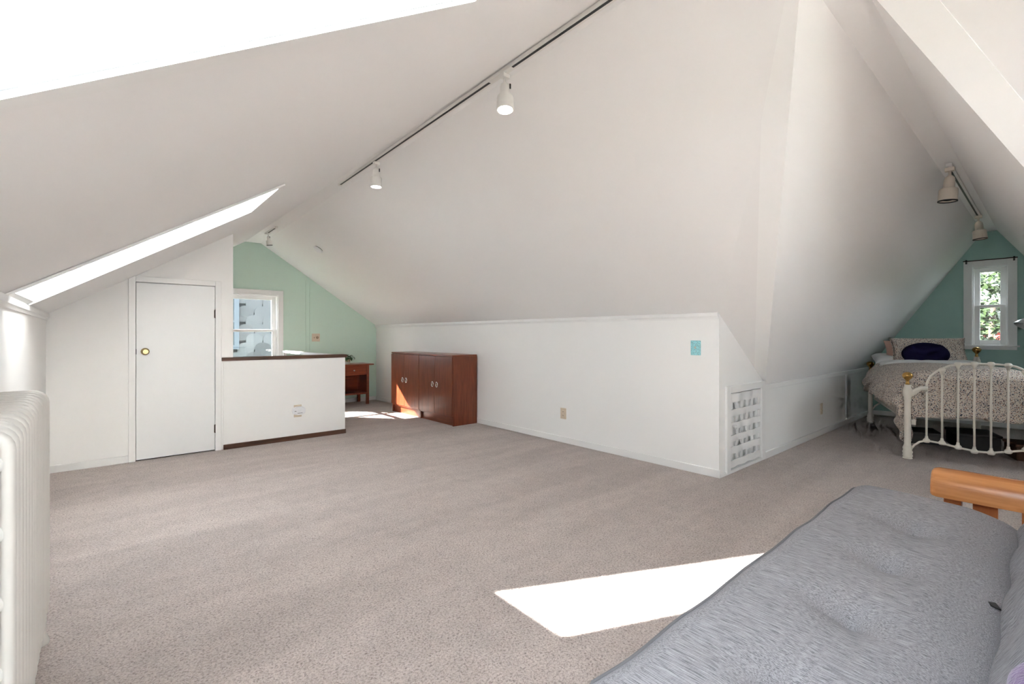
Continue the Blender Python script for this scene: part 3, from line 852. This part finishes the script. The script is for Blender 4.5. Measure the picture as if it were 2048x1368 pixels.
track('light_track', 'short light track on the alcove ceiling band over the bed', (7.62, .565), (5.15, .555), [(.12, 2.38)], 2.58)
spot('track_spotlight', 'cream spotlight on the alcove track nearer the viewer', (5.20, .556, 2.558), (0, math.radians(-4)), PI/2, 1.18, 'lampcream', False, None)
spot('track_spotlight', 'cream spotlight on the alcove track above the green wall', (7.52, .564, 2.558), (0, math.radians(4)), PI/2, 1.18, 'lampcream', False, None)

# ------------------------------------------------------------------ radiator
rd = thing('radiator', 'tall cream painted cast-iron column radiator against the low wall', 'radiator', (-.222, 1.56, 0))
def rad_section():
    bm = BM(); hw, z0, z1, r, rc = .086, .115, .99, .029, .05
    path = []
    for cx_, cz, a0 in ((hw-rc, z0+rc, -90), (hw-rc, z1-rc, 0), (-hw+rc, z1-rc, 90), (-hw+rc, z0+rc, 180)):
        for k in range(6):
            a = math.radians(a0+90*k/5); path.append((cx_+(rc-r*.45)*math.cos(a), cz+(rc-r*.45)*math.sin(a)))
    # loop of oval pipe: r across the section (y), r*.45 in the plane of the section
    n = len(path); rings = []
    for i, (x, z) in enumerate(path):
        p, q = path[i-1], path[(i+1) % n]
        t = Vector((q[0]-p[0], 0, q[1]-p[1])).normalized(); nn = Vector((t.z, 0, -t.x))
        rings.append([bm.verts.new(Vector((x, 0, z))+nn*math.copysign(abs(math.cos(2*PI*k/12))**.7, math.cos(2*PI*k/12))*r*.45+Vector((0, math.sin(2*PI*k/12)*r*.86, 0))) for k in range(12)])
    for i in range(n):
        a, b = rings[i], rings[(i+1) % n]
        for k in range(12): bm.faces.new((a[k], a[(k+1) % 12], b[(k+1) % 12], b[k]))
    z = .29
    while z < .93:
        add_box(bm, -hw+.012, hw-.012, -.024, .024, z-.016, z+.016, .010, 2)
        z += .1555
    return bm
secbm = rad_section()
N = 15; pitch = .0735
sec = obj('section', secbm, M['radiator'], rd, True, 60)
for k in range(1, N): copy_obj(sec, rd, (0, k*pitch, 0))
for z in (.16, .90):
    obj('hub', tube([(0, .01, z), (0, (N-1)*pitch-.01, z)], .030, 14), M['radiator'], rd, True)
for y in (0, (N-1)*pitch):
    for sx in (-1, 1):
        obj('foot', lathe([(0, 0), (.024, 0), (.026, .012), (.016, .05), (.018, .125), (0, .125)], 12, T(sx*.06, y, 0)), M['radiator'], rd, True)
obj('bleed_valve', lathe([(0, 0), (.010, 0), (.010, .012), (.004, .014), (.004, .020), (0, .020)], 10, T(-.03, .42, .984)), M['brown_metal'], rd, True)

# ------------------------------------------------------------------ cherry cabinets
def cabinet(label, y_near, y_far):
    L = y_far-y_near; x0 = 3.536-.0; dpt = .395
    t = thing('cabinet', label, 'cabinet', (x0, y_near, 0), 0, 'cherry cabinets on the long knee wall')
    obj('side_panel', box(.004, dpt, 0.001, .02, 0, .918, .001), M['cherry'], t)
    obj('side_panel', box(.004, dpt, L-.02, L-.001, 0, .918, .001), M['cherry'], t)
    obj('top', box(-.012, dpt, 0, L, .918, .940, .004), M['cherry_h'], t)
    obj('bottom', box(.0, dpt, .02, L-.02, .108, .126, .001), M['cherry_h'], t)
    obj('back', box(dpt-.008, dpt, .02, L-.02, .12, .918), M['cherry'], t)
    obj('plinth', box(.030, .045, .02, L-.02, 0, .108), M['cherry_h'], t)
    m = .02; g = .002
    for a, b, hy in ((m-.016, L/2-g, L/2-.055), (L/2+g, L-m+.016, L/2+.055)):
        dr = obj('door', box(-.016, .003, a, b, .128, .914, .002), M['cherry'], t)
        ring = BM()
        add_tube(ring, [(-.018, hy+.024*math.cos(2*PI*k/18), .525+.034*math.sin(2*PI*k/18)) for k in range(18)], .006, 8, False, True)
        obj('pull', ring, M['chrome'], dr, True)
        obj('keyhole', lathe([(0, 0), (.010, 0), (.010, .004), (0, .005)], 12, T(-.0165, hy, .525) @ RY(-PI/2)), M['brass_old'], dr)
    return t
cabinet('two-door cherry cabinet showing its plain end panel, farther from the side table', 5.215, 6.068)
cabinet('two-door cherry cabinet with a sunlit lower corner, nearest the side table', 6.070, 6.925)

# ------------------------------------------------------------------ side desk with drawer and shelf
dk = thing('side_table', 'red-brown wooden side table with drawer and lower shelf by the green wall', 'table', (2.98, 7.93, 0))
Wd, Dd, Hd = .63, .41, .705
obj('top', box(-.05, Wd+.075, -.035, Dd+.01, Hd-.022, Hd, .004), M['desk'], dk)
for x in (0, Wd-.045):
    for y in (0, Dd-.045): obj('leg', box(x, x+.045, y, y+.045, 0, Hd-.022, .002), M['desk'], dk)
dr = obj('drawer', box(.048, Wd-.048, .002, .022, .515, .665, .003), M['desk'], dk)
obj('knob', lathe([(0, 0), (.007, 0), (.006, .012), (.015, .018), (.015, .026), (.008, .030), (0, .030)], 16, T(.352, .002, .597) @ RX(PI/2)), M['chrome'], dr, True)
obj('drawer_box', box(.05, Wd-.05, .023, Dd-.05, .52, .66), M['desk'], dk)
obj('side_panel', box(.008, .022, .045, Dd-.045, .18, Hd-.022), M['desk'], dk)
obj('side_panel', box(Wd-.022, Wd-.008, .045, Dd-.045, .18, Hd-.022), M['desk'], dk)
obj('back_panel', box(.045, Wd-.045, Dd-.03, Dd-.018, .18, Hd-.022), M['desk'], dk)
obj('shelf', box(.01, Wd-.01, .012, Dd-.02, .178, .206, .002), M['desk'], dk)
obj('rail', box(.045, Wd-.045, .004, .03, .665, Hd-.022), M['desk'], dk)

# potted pothos on it
pp = thing('potted_plant', 'small trailing green plant in a grey pot on the side table', 'plant', (3.245, 8.0, Hd))
obj('pot', lathe([(0, .001), (.040, .001), (.045, .02), (.050, .045), (.044, .045), (.040, .03), (0, .03)], 20), M['pot'], pp, True, 40)
obj('pot_band', lathe([(.0505, .045), (.053, .085), (.048, .085), (.046, .046), (.0505, .045)], 20), M['terracotta'], pp, True, 40)
obj('soil', lathe([(0, .075), (.047, .075), (.047, .07), (0, .07)], 16), M['bark'], pp)
lf = BM()
prof = [(0, 0), (.35, .55), (.7, .75), (1, .62), (1.3, .35), (1.6, 0)]
L3 = [lf.verts.new((0, .02*a, -.004*a*a)) for a, b in prof]
Lr = [lf.verts.new((.026*b, .02*a, .004*b-.004*a*a)) for a, b in prof[1:-1]]
Ll = [lf.verts.new((-.026*b, .02*a, .004*b-.004*a*a)) for a, b in prof[1:-1]]
for S in (Lr, Ll):
    lf.faces.new((L3[0], S[0], L3[1]))
    for k in range(3): lf.faces.new((L3[k+1], S[k], S[k+1], L3[k+2]))
    lf.faces.new((L3[4], S[3], L3[5]))
leaf0 = obj('leaf', lf, M['plant'], pp, True)
rnd = random.Random(4)
spots = [(-.02, 0, .10, 200, 25), (.01, -.02, .115, 160, 10), (.035, -.01, .12, 250, 20), (.0, .02, .135, 30, 5), (-.04, -.01, .135, 120, 30), (.03, .02, .145, 300, 15), (.0, -.03, .15, 180, 20), (-.03, -.03, .12, 170, 50), (.05, -.02, .11, 220, 60), (-.01, -.045, .085, 180, 75), (.105, 0, .13, 230, 40), (.10, -.01, .145, 60, -10), (.115, -.01, .12, 260, 60), (-.055, .01, .16, 90, 5), (.02, .0, .165, 10, 10)]
for i, (x, y, z, a, tl) in enumerate(spots):
    l = leaf0 if i == 0 else copy_obj(leaf0, pp)
    l.location = (x, y, z); l.rotation_euler = (math.radians(-tl), rnd.uniform(-.5, .5), math.radians(a)); k = rnd.uniform(1.4, 2.0); l.scale = (k, k, k)
    obj('stem', tube([(0, 0, .07), (x*.6, y*.6, max(.09, z*.8)), (x, y, z)], .0022, 6), M['plant'], pp, True)

# ------------------------------------------------------------------ iron bed
BA = math.radians(19.45)
BW, BL = 1.08, 2.16
bed = thing('iron_bed', 'cream iron bed frame with brass ball finials in the alcove', 'bed', (5.955, .942, 0), BA)
post_prof = [(0, 0), (.030, 0), (.040, .006), (.034, .018), (.042, .030), (.036, .050), (.042, .066), (.034, .085), (.040, .105), (.032, .125), (.027, .14), (.026, .56), (.030, .575), (.028, .590), (.036, .615), (.040, .65), (.034, .685), (.026, .70), (.026, .722), (0, .722)]
ball_prof = [(0, .722), (.017, .722), (.018, .735), (.012, .742), (.014, .76), (.020, .772), (.034, .785), (.043, .803), (.043, .816), (.034, .832), (.018, .842), (0, .845)]
def post(x, y, dz=0):
    pr = [(r, z if z < .3 else z+dz) for r, z in post_prof]
    o = obj('post', lathe(pr, 20, T(x, y, 0)), M['iron'], bed, True, 50)
    obj('finial', lathe([(r, z+dz) for r, z in ball_prof], 24, T(x, y, 0)), M['brass'], o, True)
post(0, 0); post(0, -BW); post(BL, 0, 0.0); post(BL, -BW, .21)
def arch_end(x, zoff, zlow):
    """rails, spindles and castings of one end; y from 0 to -BW"""
    ts = [.145, .255, .372, .492, .612+.001, .708+.02, .825, .935]
    ts = [BW/2+(i-3.5)*.1135 for i in range(8)]
    tt = {0: .70, 1: .872, 2: .930, 3: .938, 4: .938, 5: .930, 6: .872, 7: .70}
    bt = {0: .190, 1: .180, 2: .152, 3: .126, 4: .126, 5: .152, 6: .180, 7: .190}
    # upper arch rail
    arc = [(x, -(ts[0]), .66+zoff), (x, -(ts[0]+.003), .74+zoff), (x, -(ts[0]+.03), .81+zoff), (x, -(ts[0]+.07), .855+zoff), (x, -ts[1], .885+zoff), (x, -(ts[1]+.06), .918+zoff), (x, -ts[2], .931+zoff), (x, -ts[3], .938+zoff)]
    full = arc+[(x, -BW-p[1], p[2]) for p in arc[::-1]]
    obj('upper_rail', tube(full, .0105, 10), M['iron'], bed, True)
    low = [(x, -.02, .085+zlow), (x, -.05, .135+zlow), (x, -.09, .172+zlow), (x, -ts[0], .190+zlow), (x, -ts[1], .176+zlow), (x, -ts[2], .150+zlow), (x, -ts[3], .128+zlow)]
    obj('lower_rail', tube(low+[(x, -BW-p[1], p[2]) for p in low[::-1]], .0095, 10), M['iron'], bed, True)
    for i, t in enumerate(ts):
        zt = tt[i]+zoff if i not in (0, 7) else .72+zoff
        obj('spindle', tube([(x, -t, bt[i]+zlow), (x, -t, zt)], .0085, 10), M['iron'], bed, True)
        lowc = lathe([(0, -.022), (.020, -.018), (.030, -.004), (.026, .010), (.014, .024), (.011, .045), (0, .046)], 12, T(x, -t, bt[i]+zlow))
        obj('casting', lowc, M['iron'], bed, True)
        if i not in (0, 7):
            up = lathe([(0, .022), (.020, .018), (.031, .004), (.026, -.010), (.014, -.026), (.011, -.045), (0, -.046)], 12, T(x, -t, zt))
            obj('casting', up, M['iron'], bed, True)
    # scrolled shoulders
    for s in (0, 1):
        def Y(t): return -t if s == 0 else -BW+t
        bm = BM()
        add_tube(bm, [(x, Y(.0), .625+zoff), (x, Y(.035), .640+zoff), (x, Y(.07), .668+zoff), (x, Y(.10), .690+zoff), (x, Y(ts[0]+.008), .694+zoff)], [.034, .030, .024, .022, .020], 12)
        add_tube(bm, [(x, Y(.022+.016*math.cos(a)), .700+zoff+.016*math.sin(a)) for a in [PI*.9*k/6-.6 for k in range(9)]], .006, 8)
        obj('scroll', bm, M['iron'], bed, True)
arch_end(0, 0, 0)
arch_end(BL, 0.0, .1)
for y in (-.05, -BW+.05): obj('side_rail', box(.02, BL-.02, y-.018, y+.018, .33, .38, .004), M['iron'], bed)
obj('box_spring', rounded_box(BL-.20, BW-.20, .17, .03, 8, 6, 2), M['sheet'], bed, True).location = (.15, -BW+.10, .385)
# mattress and bedding are things of their own
mt = thing('mattress', 'white mattress under the floral duvet on the iron bed', 'mattress', bed.location, BA)
o = obj('body', rounded_box(BL-.20, BW-.20, .25, .07, 12, 8, 3), M['sheet'], mt, True); o.location = (.15, -BW+.10, .555)

def cloth(name, x0, x1, y0, y1, drops, ztop, puff, hem, n=90, parent=None, m='floral', seed=0):
    """draped duvet: rectangle x0..x1,y0..y1 of the bed top, hanging by drops=(foot, left, right); hem(x) scales the left drop"""
    df, dl, dr_ = drops
    bm = BM(); nx, ny = n, n
    us = [x0-df+(x1-(x0-df))*i/nx for i in range(nx+1)]
    vs_ = [y0-dr_+(y1+dl-(y0-dr_))*j/ny for j in range(ny+1)]
    grid = []
    for u in us:
        row = []
        for v in vs_:
            ex = max(0, x0-u); ey = v-y1 if v > y1 else (y0-v if v < y0 else 0)
            sgn = 1 if v > y1 else -1
            if v > y1: ey *= hem(max(u, x0))
            bx_, by_ = max(u, x0), min(max(v, y0), y1)
            dd = math.hypot(ex, ey)
            # rounding radius at the edge
            r = .09
            arc = r*PI/2
            if dd <= 1e-9: out, dz = 0, 0
            elif dd < arc: a = dd/r; out, dz = r*math.sin(a), r*(1-math.cos(a))
            else: out, dz = r, r+(dd-arc)
            nxv, nyv = (-ex/dd, sgn*ey/dd) if dd > 1e-9 else (0, 0)
            wav = .022*math.sin((u if ey > ex else v)*17+seed)*min(1, dz/.3) + .016*math.sin((u-v)*31+1)*min(1, dz/.4)
            side = max(0, dz-.05)
            out += wav+ (.10*math.sin(min(1, side/.42)*PI)*(1 if ey > ex else .10))
            if ex > ey: out = min(out, .085)
            px_, py_ = bx_+nxv*out, by_+nyv*out
            top = puff*(1-max(0, (abs((v-(y0+y1)/2))/((y1-y0)/2)))**4 if ey == 0 else 0) if dd == 0 else 0
            nn = mnoise.noise(Vector((u*3.1, v*3.1, seed)))*.022+mnoise.noise(Vector((u*8, v*8, seed+5)))*.008
            z = ztop+max(0, top)-dz+nn
            row.append(bm.verts.new((px_, py_, max(.03, z))))
        grid.append(row)
    for i in range(nx):
        for j in range(ny): bm.faces.new((grid[i][j], grid[i+1][j], grid[i+1][j+1], grid[i][j+1]))
    o = obj(name, bm, M[m], parent, True)
    s = o.modifiers.new('thickness', 'SOLIDIFY'); s.thickness = .03; s.offset = -1
    return o
dv = thing('duvet', 'floral print duvet hanging low at the left of the bed', 'duvet', bed.location, BA)
hemf = lambda x: .62+.44*math.exp(-((x-.14)/.38)**2)
cloth('cover', .14, 1.83, -BW+.06, -.08, (.49, .68, .45), .845, .03, hemf, 96, dv, 'floral', 2)
# turned-back paler fold by the pillows
fd = cloth('folded_edge', 1.50, 1.86, -BW+.08, -.10, (.02, .10, .08), .868, .03, lambda x: 1.0, 40, dv, 'sheet', 7)

def pillow(name, label, loc, rot, L, H, Tk, m, cat='pillow', ell=False, hem=False):
    t = thing(name, label, cat, loc)
    t.rotation_euler = rot
    n = 28; bm = BM(); g = {}
    for side in (1, -1):
        for i in range(n+1):
            for j in range(n+1):
                a, b = -1+2*i/n, -1+2*j/n
                edge = (abs(a) > .999) or (abs(b) > .999)
                if edge and side == -1: continue
                if ell:
                    # square to disc
                    x = a*math.sqrt(1-b*b/2)*L/2; z = b*math.sqrt(1-a*a/2)*H/2
                    rr = min(1, max(abs(a), abs(b))); th_ = math.sqrt(max(0, 1-rr**2.6))
                else:
                    pin = 1-.06*(1-a*a)*abs(b)**3; pin2 = 1-.07*(1-b*b)*abs(a)**3
                    x = a*pin2*L/2; z = b*pin*H/2
                    th_ = (max(0, (1-a**4)*(1-b**4)))**.5
                y = side*Tk/2*th_*(1+.12*mnoise.noise(Vector((a*2, b*2, L*9))))
                g[(i, j, side)] = bm.verts.new((x, y, z))
    def V(i, j, s):
        return g.get((i, j, s)) or g[(i, j, 1)]
    for s in (1, -1):
        for i in range(n):
            for j in range(n):
                bm.faces.new((V(i, j, s), V(i+1, j, s), V(i+1, j+1, s), V(i, j+1, s)))
    obj('cushion', bm, M[m], t, True)
    if hem:
        pts = []
        K_ = 40
        for k in range(K_):
            f = k/K_*4; e = int(f); q = -1+2*(f-e)
            a, b = [(q, -1), (1, q), (-q, 1), (-1, -q)][e]
            pin = 1-.06*(1-a*a)*abs(b)**3; pin2 = 1-.07*(1-b*b)*abs(a)**3
            pts.append((a*pin2*L/2*1.005, 0, b*pin*H/2*1.005))
        obj('seam', tube(pts, .004, 6, True), M[m], t, True)
    return t
def bedpt(x, y, z):
    return (5.955+x*math.cos(BA)-y*math.sin(BA), .942+x*math.sin(BA)+y*math.cos(BA), z)
ANG = BA-PI/2
pillow('bed_pillow', 'floral print pillow leaning at the head of the iron bed', bedpt(1.93, -.56, 1.00), (math.radians(-24), 0, ANG-math.radians(-4)), .76, .36, .17, 'floral', hem=True)
pillow('bed_pillow', 'peach pillow behind the floral pillow', bedpt(2.04, -.52, .985), (math.radians(-20), 0, ANG), .78, .31, .13, 'peach')
pillow('bed_pillow', 'white pillow lying low at the left of the bed head', bedpt(2.02, -.22, .875), (math.radians(-75), 0, ANG), .42, .36, .14, 'sheet')
pillow('round_cushion', 'dark navy oval cushion leaning on the floral pillow', bedpt(1.765, -.50, .965), (math.radians(-14), 0, ANG), .47, .30, .15, 'navy', 'cushion', True)

# boxes stored beneath the bed
for i, (x, y, w_, l_, h_, m, lab) in enumerate(((.95, -.72, .40, .34, .17, 'bin', 'dark lidded storage box under the middle of the bed'), (1.05, -.30, .36, .30, .13, 'bin', 'low dark storage box under the bed near the low wall'), (.55, -1.02, .30, .26, .16, 'binbrown', 'brown storage box under the right side of the bed'))):
    p = bedpt(x, y, 0); t = thing('storage_box', lab, 'box', p, BA)
    obj('body', box(-w_/2, w_/2, -l_/2, l_/2, 0, h_-.03, .01), M[m], t)
    obj('lid', box(-w_/2-.01, w_/2+.01, -l_/2-.01, l_/2+.01, h_-.03, h_, .008), M[m], t)

# reading lamp right of the bed
fl = thing('floor_lamp', 'silver dome-shaded reading lamp at the right edge behind the bed', 'lamp', (8.45, -.02, 0))
obj('base', lathe([(0, 0), (.13, 0), (.13, .012), (.03, .025), (.012, .03), (0, .03)], 28), M['silver'], fl, True, 40)
obj('pole', tube([(0, 0, .02), (0, 0, 1.25), (0, .03, 1.33), (-.02, .09, 1.37), (-.05, .16, 1.365)], .009, 10), M['silver'], fl, True)
mx = T(-.08, .235, 1.345) @ RX(math.radians(28)) @ RY(math.radians(18))
obj('shade', lathe([(0, .06), (.025, .058), (.055, .035), (.085, -.005), (.10, -.045), (.096, -.045), (.08, -.006), (.05, .03), (0, .05)], 28, mx), M['silver'], fl, True, 60)
obj('bulb', lathe([(0, .045), (.02, .03), (.028, .0), (.02, -.025), (0, -.03)], 14, mx), M['wplastic'], fl, True)

# ------------------------------------------------------------------ futon
ft = thing('futon_sofa', 'honey oak slatted futon sofa holding the grey mattress', 'sofa', (.70, .05, 0))
def arm(xa, s):
    # s=+1: rounded face towards -x (facing the mattress)
    prof = [(0, .462), (0, .505), (.010, .540), (.030, .566), (.060, .580), (.095, .580), (.112, .569), (.118, .550), (.118, .462)]
    if s < 0: prof = [(.118-x, z) for x, z in prof]
    bm = BM()
    # extruded along y with rounded nose
    rings = []
    for y, k in ((.328, .80), (.322, .93), (.305, 1.0), (-.52, 1.0)):
        cz = .515
        rings.append([bm.verts.new((xa+.059+(x-.059)*k, y, cz+(z-cz)*k)) for x, z in prof])
    n = len(prof)
    for a, b in zip(rings, rings[1:]):
        for q in range(n): bm.faces.new((a[q], a[(q+1) % n], b[(q+1) % n], b[q]))
    bm.faces.new(rings[0]); bm.faces.new(rings[-1][::-1])
    obj('armrest', bm, M['oak'], ft, True, 35)
    obj('leg', box(xa+.035, xa+.085, .225, .285, 0, .464, .004), M['oak_v'], ft)
    obj('leg', box(xa+.035, xa+.085, -.50, -.44, 0, .464, .004), M['oak_v'], ft)
    obj('lower_rail', box(xa+.045, xa+.075, -.44, .225, .10, .16, .003), M['oak'], ft)
    for k in range(4):
        y = .150-k*.150
        obj('slat', box(xa+.050, xa+.070, y-.040, y+.040, .158, .464, .003), M['oak_v'], ft)
arm(2.195, 1); arm(-.143, -1)
obj('front_rail', box(-.03, 2.20, .20, .23, .17, .25, .004), M['oak'], ft)
obj('back_rail', box(-.03, 2.20, -.43, -.40, .17, .25, .004), M['oak'], ft)
for k in range(10):
    x = .05+k*.225
    obj('seat_slat', box(x, x+.08, -.405, .205, .225, .249, .003), M['oak'], ft)

fm = thing('futon_mattress', 'grey heathered tufted futon mattress folded into a seat', 'mattress', (.70, .05, 0))
ML, MW = 2.15, .615
TUFTS = [(.37, .30), (.79, .30), (1.22, .30), (1.64, .30)]
def seat_fn(x, y, z):
    # x along the futon, y from crease (0) to front edge (MW)
    top = min(1, max(0, (z-.05)/.10))
    t = y/MW
    dz = .028*math.sin(min(1, t*1.15)*PI*.5)**1.0*top - .012*top
    dz += -.050*max(0, 1-t*3.0)**1.5*top
    for tx, ty in TUFTS:
        d2 = ((x-tx)/.10)**2+((y-ty)/.085)**2
        dz -= .030*math.exp(-d2)*top + .042*math.exp(-math.sqrt(d2)*4.5)*top
        an = math.atan2(y-ty, x-tx); dz -= .010*math.exp(-d2*1.6)*max(0, math.cos(an*3+.6))**6*min(1, d2*6)*top
        dz -= .008*math.exp(-((x-tx)/.05)**2)*math.exp(-((y-ty-.10)/.14)**2)*top
    dz += .006*mnoise.noise(Vector((x*4, y*4, 1)))*top
    # sagging far end
    e = max(0, (x-(ML-.22))/.22); dz -= .006*e**2*top
    fy = y+(.004*math.cos(x*2*PI/.43)+.006*mnoise.noise(Vector((x*5, 0, 3))))*max(0, (t-.6)/.4)
    return (x, fy, z+dz)
sb = rounded_box(ML, MW, .215, .085, 170, 52, 3, seat_fn)
so = obj('seat', sb, M['heather'], fm, True); so.location = (0, 0, .256)
# piping along the upper front edge and both ends
pp_ = []
for k in range(15):
    y = .10+(MW-.09-.10)*k/14; pp_.append(seat_fn(ML-.022, y, .195))
for k in range(7):
    a = PI/2*k/6; pp_.append(seat_fn(ML-.09+.068*math.cos(a), MW-.09+.068*math.sin(a), .193))
for k in range(70):
    x = ML-.10-(ML-.2)*k/69; pp_.append(seat_fn(x, MW-.018, .190))
for k in range(7):
    a = PI/2*k/6; pp_.append(seat_fn(.09-.068*math.sin(a), MW-.09+.068*math.cos(a), .190))
for k in range(10):
    pp_.append(seat_fn(.022, MW-.10-.4*k/9, .190))
po = obj('piping', tube(pp_, .0055, 8), M['piping'], fm, True); po.location = (0, 0, .25)
for tx, ty in TUFTS:
    v = seat_fn(tx, ty, .215)
    obj('tuft_button', lathe([(0, .006), (.006, .004), (.009, 0), (0, -.002)], 10, T(v[0], v[1], v[2]+.25-.002)), M['piping'], fm, True)
# black care tag near the crease
v = seat_fn(1.225, .065, .215)
tg = BM(); add_box(tg, -.022, .022, -.011, .011, 0, .003, 0, 1, T(v[0], v[1], v[2]+.252) @ RZ(math.radians(20)) @ RX(math.radians(18)))
obj('care_tag', tg, M['black'], fm)
# backrest part, leaning away
def back_fn(x, y, z):
    dz = .008*mnoise.noise(Vector((x*4, y*3, 8)))
    for k in range(5):
        tx = .37+k*.425
        dz += .014*math.exp(-((x-tx-.21)/.10)**2)*max(0, 1-abs(y-.10)/.18)
    return (x, y, z+dz)
bb = rounded_box(ML-.06, .62, .17, .07, 70, 16, 3, back_fn)
bo = obj('backrest', bb, M['heather'], fm, True)
bo.matrix_local = T(.03, .045, .36) @ RX(math.radians(118)) @ T(0, 0, -.17) @ T(0, 0, .135)
pb = tube([(.10, .030, .425), (.6, .022, .432), (1.1, .028, .425), (1.6, .022, .43), (ML-.12, .03, .42)], .005, 8)
obj('piping', pb, M['piping'], fm, True)

# purple plush cushion on the seat
pillow('throw_cushion', 'purple plush throw cushion on the grey futon at the lower right corner', (1.20, .0, .50), (math.radians(14), 0, math.radians(4)), .36, .20, .13, 'purple', 'cushion')
